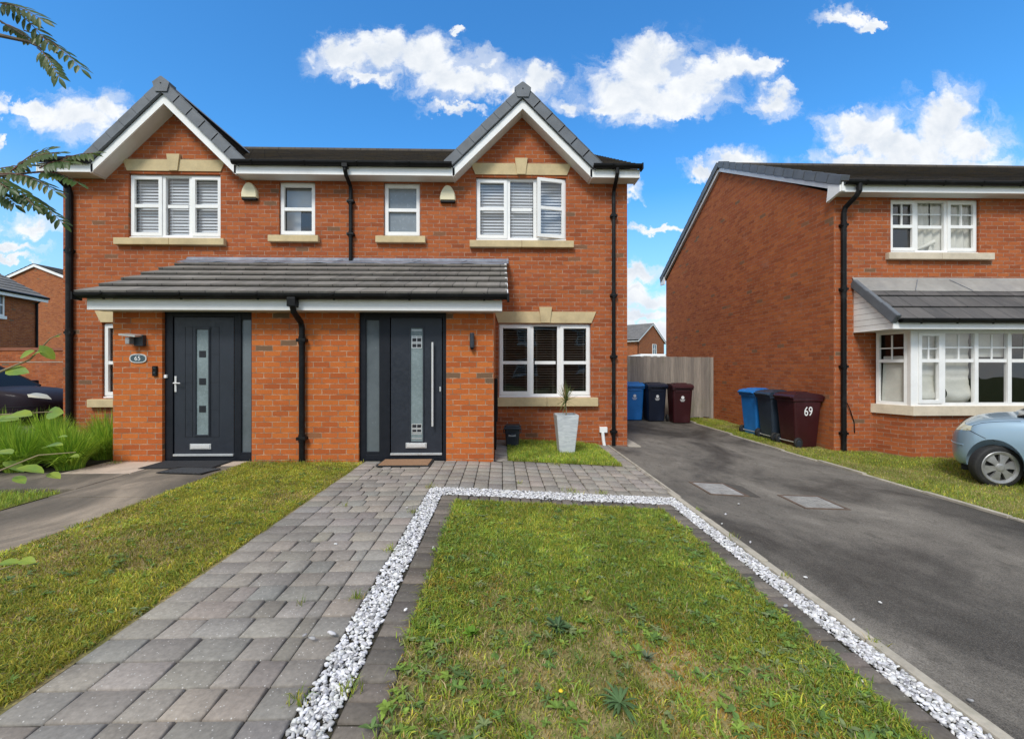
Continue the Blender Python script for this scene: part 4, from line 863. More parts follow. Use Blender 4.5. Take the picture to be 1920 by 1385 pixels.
def wheelie_bin(label, colr, loc, rz, group, mark=None):
    """two-wheeled bin; local front is -y, wheels and handle at +y"""
    o = thing('wheelie_bin', label, 'wheelie bin', loc, rz, group, local=True); m = BINM[colr]
    b = MB(); loftbox(b, [(-.235, .235, -.26, .25, .02), (-.24, .24, -.27, .27, .10), (-.275, .275, -.345, .35, .90), (-.28, .28, -.35, .355, .915)], .045)
    b.cbox(-.295, .295, -.37, .38, .90, .955, .018)
    for x in (-.12, .0, .12): b.obox((x - .008, -.266, .12), (1, 0, 0), (0, 1, 0), (0, -.095, 1), .016, .02, .45)
    b.cbox(-.20, .20, -.36, -.33, .84, .90, .008)
    body = b.build('body', m, o)
    b = MB(); pr_ = [(-.40, .955), (-.40, .985), (-.33, 1.03), (-.05, 1.065), (.22, 1.055), (.36, 1.03), (.40, .985), (.40, .955)]
    b.prism(pr_, 'x', -.30, .30); b.prism([(-.28, 1.02), (-.05, 1.085), (.2, 1.075), (.28, 1.04)], 'x', -.18, .18); b.cbox(-.20, .20, -.425, -.39, .95, .985, .008); b.build('lid', m, o)
    b = MB(); b.tube([(-.25, .36, .97), (-.25, .43, .99), (.25, .43, .99), (.25, .36, .97)], .018, 8); b.build('handle', m, o)
    b = MB(); b.tube([(-.29, .26, .10), (.29, .26, .10)], .014, 8); b.build('axle', M['steel'], o)
    for sx in (-1, 1):
        T = Matrix.Translation((sx * .285, .26, .10)) @ Matrix.Rotation(R(90), 4, 'Y'); b = MB(); b.lathe([(.0, -.028), (.06, -.028), (.085, -.03), (.10, -.02), (.102, 0), (.10, .02), (.085, .03), (.06, .028), (0, .028)], T, 24); w = b.build('wheel', M['rubber'], o)
        b = MB(); b.lathe([(.0, -.034), (.04, -.033), (.055, -.029)], T, 16); b.lathe([(.055, .029), (.04, .033), (0, .034)], T, 16); b.build('hub', M['greyplastic'], w)
    if mark == 'emblem':
        b = MB(); T = Matrix.Translation((0, -.338, .70)) @ Matrix.Rotation(R(90 + 5), 4, 'X')
        b.lathe([(0, .006), (.042, .006), (.042, -.01)], T, 18); b.addbm_ = None
        for k, (z, w) in enumerate(((.635, .075), (.612, .06), (.592, .045))):
            for i in range(5): b.box(-w + i * w * .4, -w + i * w * .4 + w * .28, -.333 + k * .002, -.30, z, z + .012)
        b.build('council_emblem', M['whitepaint'], o)
    return o
GL, GRP = 'bins lined up in front of the timber fence', 'bins beside the neighbouring house wall'
wheelie_bin('bright blue wheelie bin by the fence, half hidden behind the house corner', 'blue', (3.76, 12.46, -.055), R(-3), GL, 'emblem').scale = (.94, .80, 1)
wheelie_bin('navy wheelie bin by the fence, between the blue and the maroon ones', 'navy', (4.29, 12.22, -.058), R(3), GL, 'emblem').scale = (.94, .80, 1)
wheelie_bin('maroon wheelie bin with a small white emblem, rightmost by the fence', 'maroon', (4.87, 11.85, -.065), R(-4), GL, 'emblem').scale = (.94, .80, 1)
wheelie_bin('bright blue wheelie bin against the right house wall, farthest of its row', 'blue', (5.93, 9.93, -.115), R(94), GRP).scale = (1, .80, 1)
wheelie_bin('slate grey wheelie bin between the blue and the maroon one marked 69', 'grey', (5.92, 9.27, -.12), R(88), GRP).scale = (1, .80, 1)
b69 = wheelie_bin('maroon wheelie bin with white number 69 on its side', 'maroon', (5.935, 8.60, -.125), R(91), GRP); b69.scale = (1, .80, 1)
# the number on the side that faces the drive entrance (local -x side)
text_mesh('69', .25, M['whitepaint'], b69, Matrix.Translation((-.268, -.01, .70)) @ Matrix.Rotation(R(-90), 4, 'Z') @ Matrix.Rotation(R(90 + 2.5), 4, 'X'), 'number', 0, .86, .004)
# kerbside caddy
o = thing('food_caddy', 'small dark grey lidded caddy beside the porch corner', 'caddy', (.19, 7.45, .085), R(-4), local=True)
b = MB(); loftbox(b, [(-.10, .10, -.10, .10, 0), (-.125, .125, -.125, .125, .30), (-.13, .13, -.13, .13, .31)], .025); b.build('body', M['greyplastic'], o)
b = MB(); b.cbox(-.145, .145, -.15, .145, .305, .345, .015); b.cbox(-.12, .12, -.12, .12, .34, .375, .018); b.build('lid', M['greyplastic'], o)
b = MB(); b.cbox(-.06, .06, -.126, -.108, .19, .225, .003); b.build('label_patch', plain('faded_label', (.42, .45, .48), .5), o)
b = MB(); b.tube([(-.14, 0, .32), (-.15, -.10, .26), (-.0, -.17, .22), (.15, -.10, .26), (.14, 0, .32)], .008, 8); b.build('handle', M['greyplastic'], o)
# planter and its plant
def marble():
    m, t = mat('marbled_grey'); o = obj(t); a = t.noise(t.new('ShaderNodeVectorMath', {0: o, 1: (2, 2, 9)}, operation='MULTIPLY').outputs[0], 2.2, 7, .7, 1.5)
    setin(t, Base_Color=t.ramp(a, [(.3, (.40, .43, .45)), (.48, (.54, .565, .57)), (.62, (.64, .66, .66)), (.75, (.50, .53, .54))]), Roughness=.55); bump(t, a, .15, .004); return m
M['marble'] = marble()
PX, PYY = 1.04, 7.02; pz = gz(PX, PYY)
o = thing('tall_planter', 'tall tapered pale grey square planter on the grass under the window', 'planter', (PX, PYY, pz), R(2), local=True)
b = MB(); s0, s1, hh = .118, .178, .625
P0 = [(-s0, -s0), (s0, -s0), (s0, s0), (-s0, s0)]; P1 = [(x * s1 / s0, y * s1 / s0) for x, y in P0]; P2 = [(x * (s1 - .022) / s0, y * (s1 - .022) / s0) for x, y in P0]
bm = bmesh.new(); lv = [[bm.verts.new((*p, z)) for p in q] for q, z in ((P0, 0), (P1, hh), (P2, hh), (P2, hh - .05))]
for A_, B_ in zip(lv, lv[1:]):
    for i in range(4): bm.faces.new([A_[i], A_[(i + 1) % 4], B_[(i + 1) % 4], B_[i]])
bm.faces.new(lv[0][::-1]); bmesh.ops.bevel(bm, geom=[e for e in bm.edges if e.calc_length() > .3 and abs(e.verts[0].co.z - e.verts[1].co.z) > .3] + [e for e in bm.edges if min(e.verts[0].co.z, e.verts[1].co.z) > hh - .01], offset=.008, segments=2, affect='EDGES'); b.addbm(bm)
b.build('pot', M['marble'], o); b = MB(); b.poly([(-.155, -.155, hh - .045), (.155, -.155, hh - .045), (.155, .155, hh - .045), (-.155, .155, hh - .045)]); b.build('compost', M['sand'], o)
o = thing('palm_plant', 'small spiky palm lily on a thin bare stem in the tall planter', 'plant', (PX, PYY, pz + .58), local=True)
b = MB(); b.tube([(0, 0, -.02), (.006, .0, .10), (-.004, 0, .20), (.0, 0, .27)], [.012, .010, .009, .008], 8); b.build('stem', plain('pale_stem', (.36, .29, .16), .8, .3, 30), o)
V = []; Q = []; Cc = []
for k in range(64):
    a = random.uniform(0, 6.28); el_ = R(random.choice([random.uniform(50, 88), random.uniform(20, 70), random.uniform(-25, 30)])); L = random.uniform(.20, .36); h0 = random.uniform(.22, .28)
    d = Vector((math.cos(a) * math.cos(el_), math.sin(a) * math.cos(el_), math.sin(el_))); s = Vector((-math.sin(a), math.cos(a), 0)); i = len(V)
    for t in (0, .3, .65, 1): p = Vector((0, 0, h0)) + d * L * t + Vector((0, 0, -.05 * t * t * math.cos(el_))); w = .0085 * (1 - t) ** .5 + .0005; V += [tuple(p - s * w), tuple(p + s * w)]
    g = random.uniform(.7, 1.25); c = (.15 * g, .19 * g, .06 * g) if random.random() > .15 else (.3, .24, .1); Cc += [c] * 8
    Q += [(i + 2 * t, i + 2 * t + 1, i + 2 * t + 3, i + 2 * t + 2) for t in range(3)]
np_mesh('leaf_tuft', V, [np.array(Q)], M['weed'], Cc, o)
# mats, drain covers
def matm(nm, c): 
    m, t = mat(nm); n = t.noise(obj(t), 260, 3, .8); f = t.rng(n, .3, .7, .6, 1.4); c0 = t.mix(1.0, c, t.new('ShaderNodeCombineColor', {0: f, 1: f, 2: f}).outputs[0], 'MULTIPLY'); setin(t, Base_Color=c0, Roughness=.95); bump(t, n, .8, .006); return m
o = thing('doormat', 'plain brown coir doormat with a dark edge at the right door', 'doormat', (-1.275, 5.89, .147), local=True)
b = MB(); b.cbox(-.345, .345, -.205, .195, 0, .014, .004); b.build('backing', M['rubber'], o); b = MB(); b.cbox(-.322, .322, -.182, .175, .008, .022, .005); b.build('pile', matm('coir', (.31, .175, .095)), o)
o = thing('doormat', 'larger flat charcoal doormat right at the left door', 'doormat', (-4.12, 5.86, .149), local=True)
b = MB(); b.cbox(-.46, .44, -.20, .215, 0, .012, .004); b.build('pile', matm('charcoal_pile', (.022, .023, .026)), o); b = MB(); b.cbox(-.475, .455, -.215, .23, -.003, .006, .003); b.build('backing', M['rubber'], o)
o = thing('doormat', 'small dark patterned doormat lying askew on the concrete path', 'doormat', (-3.86, 5.50, .151), R(-8), local=True)
b = MB(); b.cbox(-.30, .30, -.15, .15, 0, .01, .003); b.build('backing', M['rubber'], o); b = MB()
for k in range(9): x = -.26 + k * .06; b.obox((x, -.13, .007), (1, 0, 0), (.35, 1, 0), (0, 0, 1), .03, .24, .007)
b.build('ribs', matm('grey_rib', (.085, .09, .095)), o)
def manhole(label, cx, cy, w, d, rz, tone):
    z = gz(cx, cy); sl_ = math.atan((gz(cx + .3, cy) - gz(cx - .3, cy)) / .6)
    o = thing('manhole_cover', label, 'manhole cover', (cx, cy, z + .002), rz, 'covers set into the drive', local=True); o.rotation_euler = (0, -sl_, rz)
    b = MB(); q = .03
    for (x0, x1, y0, y1) in ((-w / 2, w / 2, -d / 2, -d / 2 + q), (-w / 2, w / 2, d / 2 - q, d / 2), (-w / 2, -w / 2 + q, -d / 2 + q, d / 2 - q), (w / 2 - q, w / 2, -d / 2 + q, d / 2 - q)): b.box(x0, x1, y0, y1, -.02, .006)
    b.build('cover_frame', plain('rusty_rim', (.13, .09, .065), .8, .4, 20, bumps=.5), o)
    b = MB(); b.cbox(-w / 2 + q + .006, w / 2 - q - .006, -d / 2 + q + .006, d / 2 - q - .006, -.02, .004, .004); nx = 7
    for i in range(nx):
        for j in range(nx + 1): 
            x = (-.5 + (i + .5) / nx) * (w - .1); y = (-.5 + (j + .5) / (nx + 1)) * (d - .1); b.obox((x - .012, y - .012, .003), (1, .0, 0), (0, 1, 0), (0, 0, 1), .024, .024, .004)
    b.build('plate', plain('worn_plate', tone, .8, .4, 9, bumps=.5, spec=.2, dirt=((.17, .155, .13), .85)), o)
manhole('pale square manhole cover in the drive, nearer the house corner', 2.60, 5.20, .46, .56, R(1), (.32, .31, .295)); manhole('dusty square manhole cover in the drive, nearer the parked blue car', 3.47, 4.80, .48, .50, R(-2), (.29, .28, .26))
b = MB(); pts = [(2.37, 5.49), (2.72, 5.55), (2.98, 5.42), (2.93, 5.0), (2.85, 4.91), (2.84, 5.47)]; b.poly([(x, y, gz(x, y) + .004) for x, y in [(2.50, 5.49), (2.80, 5.56), (3.0, 5.40), (2.96, 4.92), (2.84, 4.92), (2.84, 5.49)]]); b.build('drive_patch', plain('dark_tar', (.075, .066, .055), .9, .3, 40, bumps=.5), None, 'structure')
o = thing('gully_cover', 'dark square gully cover in the grass by the porch downpipe', 'drain cover', (-2.27, 5.62, .142), local=True)
b = MB(); b.cbox(-.15, .15, -.12, .12, -.02, .004, .004); b.build('cover_frame', M['rubber'], o); b = MB()
for k in range(7): b.box(-.13 + k * .038, -.13 + k * .038 + .02, -.10, .10, .002, .010)
b.build('grating', M['greyplastic'], o)
# ------------------------------------------------------------------ cars
def evaluated(o):
    dg = bpy.context.evaluated_depsgraph_get(); dg.update(); return bpy.data.meshes.new_from_object(o.evaluated_get(dg))
def car(label, paint, loc, rz, steer=0.0, fog=False, arch=1.0, nose=1.0, hub='silver'):
    o = thing('parked_car', label, 'car', loc, rz, local=True)
    ST_ = [(1.80, .40, .54, .57, .30), (1.775, .29, .62, .66, .50), (1.69, .22, .72, .77, .665), (1.55, .20, .80, .86, .765), (1.33, .20, .86, .93, .81), (1.0, .20, .89, .97, .825), (.72, .20, .895, .985, .83), (.2, .20, .91, .97, .83), (-.6, .20, .925, .98, .83), (-1.2, .20, .94, 1.0, .82), (-1.58, .22, .94, 1.02, .78), (-1.74, .28, .90, .98, .68), (-1.80, .40, .72, .80, .5)]
    bm = bmesh.new(); rings = []
    for (x, zb, zs, zt, w) in ST_:
        if x > 1.18: x = 1.18 + (x - 1.18) * nose
        h = [(0, zb), (.7 * w, zb), (.94 * w, zb + .05), (w, zb + .38 * (zs - zb)), (w * .99, zb + .78 * (zs - zb)), (.945 * w, zs), (.85 * w, zs + .62 * (zt - zs)), (.45 * w, zt - .008), (0, zt)]
        ring = [(x, y, z) for y, z in h] + [(x, -y, z) for y, z in h[-2:0:-1]]; rings.append([bm.verts.new(p) for p in ring])
    n = len(rings[0])
    for A_, B_ in zip(rings, rings[1:]):
        for i in range(n): bm.faces.new([A_[i], A_[(i + 1) % n], B_[(i + 1) % n], B_[i]])
    bm.faces.new(rings[0][::-1]); bm.faces.new(rings[-1]); bmesh.ops.recalc_face_normals(bm, faces=bm.faces)
    me = bpy.data.meshes.new('body'); bm.to_mesh(me); bm.free(); t = bpy.data.objects.new('body', me); COL.objects.link(t)
    c = MB()
    for ax in (1.18, -1.2):
        for sy in (-1, 1): c.lathe([(0, -.22), (.352, -.22), (.352, .4), (0, .4)], Matrix.Translation((ax, sy * .80, .295)) @ Matrix.Diagonal((arch, 1, 1, 1)) @ Matrix.Rotation(R(-90 * sy), 4, 'X'), 40, False)
    cut = c.build('cutter', M['black'], weld=True)
    md = t.modifiers.new('s', 'SUBSURF'); md.levels = 2; md.render_levels = 2; m2 = t.modifiers.new('b', 'BOOLEAN'); m2.object = cut; m2.operation = 'DIFFERENCE'; m2.solver = 'EXACT'
    me2 = evaluated(t); bpy.data.objects.remove(t); bpy.data.objects.remove(cut); me2.materials.clear(); me2.materials.append(paint)
    me2.polygons.foreach_set('use_smooth', [True] * len(me2.polygons)); me2.set_sharp_from_angle(angle=R(38))
    body = bpy.data.objects.new('body', me2); COL.objects.link(body); body.parent = o
    # greenhouse
    g = MB(); lo = [(.98, .60, .955), (.80, .735, .955), (-1.30, .725, .985), (-1.66, .62, 1.0)]; hi = [(.10, .50, 1.425), (-.02, .575, 1.425), (-1.25, .56, 1.44), (-1.46, .48, 1.42)]
    L_ = [(x, y, z) for x, y, z in lo] + [(x, -y, z) for x, y, z in lo[::-1]]; Hh = [(x, y, z) for x, y, z in hi] + [(x, -y, z) for x, y, z in hi[::-1]]; k = len(L_)
    for i in range(k): g.poly([L_[i], L_[(i + 1) % k], Hh[(i + 1) % k], Hh[i]])
    m_, t_ = mat('car_glass'); setin(t_, Base_Color=(.012, .015, .017), Roughness=.08); t_.b.inputs['Specular IOR Level'].default_value = .12 if not fog else .03; g.build('window_glass', m_, o)
    r_ = MB(); bm = bmesh.new(); bmesh.ops.create_grid(bm, x_segments=8, y_segments=6, size=.5)
    for v in bm.verts: fx, fy = v.co.x * 2, v.co.y * 2; v.co = Vector((-.68 + fx * .80, fy * (.575 - .06 * fx * fx), 1.475 - .045 * fx * fx * (1.2 if fx > 0 else .6) - .04 * fy * fy))
    e_ = bmesh.ops.extrude_face_region(bm, geom=bm.faces[:]); 
    for v in [q for q in e_['geom'] if isinstance(q, bmesh.types.BMVert)]: v.co.z -= .04
    r_.addbm(bm, None, True); r_.build('car_roof', paint, o, weld=True)
    for sy in (-1, 1):
        for (a, c_, rr) in (((.90, .68, .95), (.06, .545, 1.43), .035), ((-.32, .74, .95), (-.42, .575, 1.43), .03), ((-1.48, .69, .98), (-1.33, .535, 1.43), .055)): p_ = MB(); p_.tube([(a[0], a[1] * sy, a[2]), (c_[0], c_[1] * sy, c_[2])], rr, 8); p_.build('pillar', paint, o)
    for ax, fr in ((1.18, True), (-1.2, False)):
        for sy in (-1, 1):
            T = Matrix.Translation((ax, sy * .735, .283)) @ Matrix.Rotation(steer if fr else 0, 4, 'Z') @ Matrix.Rotation(R(-90 * sy), 4, 'X')
            b = MB(); b.lathe([(.17, -.05), (.24, -.055), (.272, -.045), (.283, -.02), (.283, .04), (.274, .068), (.255, .083), (.225, .088), (.205, .080), (.195, .05), (.0, .03)], T, 48); w = b.build('tyre', M['rubber'], o)
            q = MB(); q.lathe([(.213, .07), (.214, .088), (.206, .093), (.176, .084), (.170, .066)], T, 48); q.lathe([(0, .098), (.03, .098), (.05, .093), (.058, .084), (.06, .06)], T, 32)
            for s in range(6):
                a = 2 * math.pi * s / 6 + .2; M4 = T @ Matrix.Rotation(a, 4, 'Z'); pts = [(.045, -.030), (.095, -.034), (.182, -.062), (.182, .062), (.095, .034), (.045, .030)]
                zz = [.088, .085, .077, .077, .085, .088]; top = [M4 @ Vector((x, y, z)) for (x, y), z in zip(pts, zz)]; bot = [M4 @ Vector((x, y, z - .03)) for (x, y), z in zip(pts, zz)]
                q.poly(top)
                for i in range(6): j = (i + 1) % 6; q.poly([top[j], top[i], bot[i], bot[j]])
            q.build('hub_cap', M[hub], w)
    for sy in (-1, 1):
        # headlight: patch laid over the corner of the wing
        dgm = body.data; b = MB(); grid = []
        m_, t_ = mat('lamp_lens'); setin(t_, Base_Color=(.62, .60, .44), Roughness=.12); t_.b.inputs['Coat Weight'].default_value = .6
        for i in range(9):
            rowp = []
            for j in range(4):
                a_ = R(13 + (46 if not fog else 20) * i / 8); z = .665 + .075 * (i / 8) + (.06 + .065 * math.sin(3.14 * min(1, .25 + i / 10))) * j / 3; dv = Vector((math.cos(a_), sy * math.sin(a_), 0)); og_ = Vector((.95, 0, z)) + dv * 3
                hit, pnt, nrm, _ = body.ray_cast(og_, -dv); rowp.append(pnt + nrm * .006 if hit else Vector((1.5, sy * .6, z)))
            grid.append(rowp)
        for i in range(8):
            for j in range(3): b.poly([grid[i][j], grid[i + 1][j], grid[i + 1][j + 1], grid[i][j + 1]], None, True)
        b.build('headlight', m_, o, weld=True)
        b = MB(); b.lathe([(0, .012), (.018, .010), (.032, .004), (.036, 0)], Matrix.Translation((.86, sy * .818, .80)) @ Matrix.Rotation(R(-90 * sy), 4, 'X') @ Matrix.Diagonal((1.3, .62, 1, 1)), 20); b.build('side_repeater', plain('pale_lens', (.55, .42, .40), .2), o)
        b = MB(); b.cbox(.60, .70, sy * .78 - .09 if sy > 0 else sy * .78 - .09, sy * .78 + .09, .98, 1.09, .03); b.tube([(.66, sy * .70, .98), (.66, sy * .78, 1.0)], .02, 8); b.build('door_mirror', M['black'] if fog else paint, o)
        b = MB(); pts = []
        for k in range(8):
            a_ = R(18 + 36 * k / 7); dv = Vector((math.cos(a_), sy * math.sin(a_), 0)); hit, pnt, nrm, _ = body.ray_cast(Vector((.95, 0, .53)) + dv * 3, -dv); 
            if hit: pts.append(pnt + nrm * .003)
        if len(pts) > 2: b.tube(pts, .008, 6); b.build('bumper_strip', paint if not fog else M['black'], o)
        b = MB(); b.box(-.30, .72, sy * .815 - .012, sy * .815 + .012, .22, .235); b.build('sill_strip', M['black'], o)
        b = MB(); b.cbox(-.22, -.04, sy * .832 - .014, sy * .832 + .012, .80, .83, .008); b.build('door_handle', paint, o)
    # shut lines of the bonnet and the bumper, following the body
    for sy in (-1, 1):
        for nm, P_ in (('bonnet_gap', [((x_, sy * (.745 - .10 * max(0, x_ - 1.2)), 1.6), (0, 0, -1)) for x_ in [.95 + .07 * k for k in range(9)]]), ('bumper_gap', [((1.18 + .02 * k, sy * 1.6, .60 + .012 * k), (0, -sy, 0)) for k in range(14)])):
            ps = []
            for og_, dv in P_:
                hit, pnt, nrm, _ = body.ray_cast(Vector(og_), Vector(dv))
                if hit: ps.append(pnt + nrm * .001)
            if len(ps) > 3: b = MB(); b.tube(ps, .0035, 5); b.build(nm, M['black'], o)
    b = MB(); b.box(-1.5, 1.5, -.62, .62, .17, .24); b.build('underside', M['black'], o)
    return o
def paintm(nm, c, fl=.7):
    m, t = mat(nm); n = t.noise(obj(t), 2.2, 6, .6); c0 = t.mix(t.rng(n, .4, .7, 0, .25), c, tuple(x * .8 + .02 for x in c)); setin(t, Base_Color=c0, Metallic=.35 if fl > .5 else 0.0, Roughness=.32 if fl > .5 else .5); t.b.inputs['Specular IOR Level'].default_value = .5 if fl > .5 else .06; t.b.inputs['Coat Weight'].default_value = fl; t.b.inputs['Coat Roughness'].default_value = .06; return m
car('pale blue small hatchback parked on the grass before the bay window', paintm('pale_blue_paint', (.30, .43, .54)), (7.43 + .50, 5.21 + .06, -.175), R(130), R(38), arch=.76, nose=.70, hub='hub')
car('dark plum car parked left of the house behind the tall grass', paintm('dark_plum_paint', (.020, .014, .018), .05), (-12.45, 10.55, .03), R(2), 0, True, nose=1.5, hub='greyplastic')
# ------------------------------------------------------------------ buildings behind
def far_house(name, label, loc, rz, w, d, eave, ridge, wins, tile='tile_far', over=.35):
    """ridge along local x; wins: (face, centre, z0, z1, width)"""
    o = thing(name, label, 'house', loc, rz, local=True); x, y = w / 2, d / 2; b = MB()
    for s in (-1, 1):
        q = [(s * x, -y, -.6), (s * x, y, -.6), (s * x, y, eave), (s * x, 0, ridge - .08), (s * x, -y, eave)]; b.poly(q if s > 0 else q[::-1])
        q = [(-x, s * y, -.6), (x, s * y, -.6), (x, s * y, eave), (-x, s * y, eave)]; b.poly(q if s < 0 else q[::-1])
    b.build('wall', M['brick_far'], o); k = (ridge - eave) / y; e = over
    r = None
    for s in (-1, 1):
        r2 = slope('roof', (-x - .15, s * (y + e), eave - k * e + .12), (x + .15, s * (y + e), eave - k * e + .12), (x + .15, 0, ridge + .12), (-x - .15, 0, ridge + .12), 12, M[tile], o, .03)
        q = MB(); q.box(-x - .12, x + .12, s * (y + e) - .02, s * (y + e) + .02, eave - k * e - .12, eave - k * e + .08); q.build('fascia', M['white'], r2)
        q = MB(); q.tube([(-x - .1, s * (y + e + .06), eave - k * e + .08), (x + .1, s * (y + e + .06), eave - k * e + .08)], .06, 8); q.tube([(x - .12, s * (y + e + .05), eave - .1), (x - .12, s * (y + .06), eave - .4), (x - .12, s * (y + .06), -.3)], .05, 8); q.build('gutter', M['black'], r2)
    for s in (-1, 1):
        q = MB(); q.prism([(-y - e, eave - k * e - .10), (-y - e, eave - k * e + .08), (0, ridge + .09), (y + e, eave - k * e + .08), (y + e, eave - k * e - .10), (0, ridge - .11)], 'x', s * (x + .10) - .02, s * (x + .10) + .02); q.build('bargeboard', M['white'], o)
    for (f, c, z0, z1, ww) in wins:
        P = {'S': ((c, -y, 0), (1, 0, 0), (0, -1, 0)), 'E': ((x, c, 0), (0, 1, 0), (1, 0, 0)), 'N': ((c, y, 0), (-1, 0, 0), (0, 1, 0)), 'W': ((-x, c, 0), (0, -1, 0), (-1, 0, 0))}[f]
        p, u, n = map(Vector, P); fm = MB(); h = ww / 2; t = .07
        def bar(a, c2, za, zb, o0=.0, o1=.045): fm.obox(p + u * a + n * o0 + Vector((0, 0, za)), u, n, (0, 0, 1), c2 - a, o1 - o0, zb - za)
        bar(-h, h, z0, z0 + t); bar(-h, h, z1 - t, z1); bar(-h, -h + t, z0 + t, z1 - t); bar(h - t, h, z0 + t, z1 - t); bar(-.035, .035, z0 + t, z1 - t, 0, .04); bar(-h + t, h - t, (z0 + z1) / 2 - .03, (z0 + z1) / 2 + .03, 0, .035); bar(-h - .1, h + .1, z0 - .14, z0, 0, .07)
        wn = fm.build('window', M['white'], o); g = MB(); A = p + u * (-h + t) + n * .012; B = p + u * (h - t) + n * .012; g.poly([(A.x, A.y, z0 + t), (B.x, B.y, z0 + t), (B.x, B.y, z1 - t), (A.x, A.y, z1 - t)]); g.build('pane', M['frostside'], wn)
    return o
th = R(101); c_ = Vector((-23.35, 22.6)); ctr = c_ - Vector((math.cos(th), math.sin(th))) * 5.5 + Vector((-math.sin(th), math.cos(th))) * 3.6
far_house('far_house', 'brown brick house at the far left edge with ridged grey roof and white window', (ctr.x, ctr.y, .1), th, 11, 7.2, 4.95, 7.0, [('S', -2.6, 2.6, 3.9, 1.6), ('S', 3.05, 3.72, 4.72, 1.15), ('E', 0, 3.0, 4.2, 1.2)], 'tile_porch')
far_house('far_house', 'red brick house behind the far left one, only its low white edged gable showing', (-33.2, 36.5, .1), R(82), 8, 8.0, 7.3, 8.75, [('S', 1, 3, 4.3, 1.4)], 'tile_dark')
th = R(-43); cn = Vector((16.2, 51.0)); lx = Vector((math.cos(th), math.sin(th))); ly = Vector((-math.sin(th), math.cos(th))); ctr = cn - lx * 6 + ly * 3.6
far_house('far_house', 'distant red brick house with grey roof seen between the two houses', (ctr.x, ctr.y, -.1), th, 12, 7.2, 4.95, 6.95, [('S', 3.6, 3.1, 4.3, 1.2), ('S', 0.4, 3.1, 4.3, 1.2), ('E', .6, 3.2, 4.5, 1.2)])
far_house('far_house', 'brick house across the street with four white windows, mirrored in the ground floor panes', (4.5, -24, 0), R(180), 11, 8, 4.95, 7.5, [('S', -2.5, .9, 2.1, 1.7), ('S', 2.5, .9, 2.1, 1.7), ('S', -2.5, 3.4, 4.5, 1.6), ('S', 2.5, 3.4, 4.5, 1.6)], 'tile_dark')
far_house('far_house', 'brick house across the street with three white windows, farther along to the left', (-9.5, -25, 0), R(183), 11, 8, 4.95, 7.3, [('S', -2.5, .9, 2.1, 1.7), ('S', 2.5, .9, 2.1, 1.7), ('S', -2.5, 3.4, 4.5, 1.6)], 'tile_dark')
G1 = thing('garden_wall', 'long brick garden wall behind the dark plum car', 'wall', (-16, 15.4, .1))
b = MB(); b.box(-24, -8.3, 15.4, 15.62, -.2, 2.02); b.build('wall_body', M['brick_side'], G1); b = MB(); b.box(-24, -8.3, 15.375, 15.645, 2.02, 2.12); b.build('coping', plain('coping_brick', (.27, .10, .055), .9, .25, 6), G1); b = MB(); b.box(-24, -8.3, 15.39, 15.4, 1.62, 1.645); b.build('mortar_ledge', M['kerb'], G1)
G2 = thing('garden_wall', 'low terracotta brick wall end seen over the timber fence', 'wall', (11.5, 33, -.1))
b = MB(); b.box(10.4, 13.4, 33, 33.3, -.2, 2.36); b.build('wall_body', M['brick_far'], G2); b = MB(); b.box(10.35, 13.45, 32.95, 33.35, 2.36, 2.46); b.build('coping', plain('coping_tile', (.30, .12, .075), .9, .2, 6), G2)
V1 = thing('parked_van', 'white van roof showing above the timber fence', 'van', (9.95, 31, -.1), R(94), local=True)
b = MB(); pr_ = [(2.4, .35), (2.4, .95), (2.2, 1.15), (1.5, 1.3), (.85, 2.2), (.55, 2.4), (-2.2, 2.46), (-2.38, 2.3), (-2.42, .35)]
bm = bmesh.new(); vs = [bm.verts.new((x, -.98, z)) for x, z in pr_]; f = bm.faces.new(vs); e_ = bmesh.ops.extrude_face_region(bm, geom=[f])
for v in [q for q in e_['geom'] if isinstance(q, bmesh.types.BMVert)]: v.co.y = .98
bmesh.ops.recalc_face_normals(bm, faces=bm.faces); bmesh.ops.bevel(bm, geom=bm.edges[:], offset=.13, segments=3, affect='EDGES'); b.addbm(bm, None, True); b.build('body', M['white'], V1)
for ax in (1.5, -1.5):
    for sy in (-1, 1): b = MB(); b.lathe([(0, -.1), (.3, -.1), (.34, -.06), (.34, .06), (.3, .1), (0, .1)], Matrix.Translation((ax, sy * .86, .34)) @ Matrix.Rotation(R(90), 4, 'X'), 24); b.build('wheel', M['rubber'], V1)
b = MB(); b.cbox(-2.45, -2.40, -.7, .7, 1.45, 2.05, .01); b.build('rear_window', M['dark'], V1)
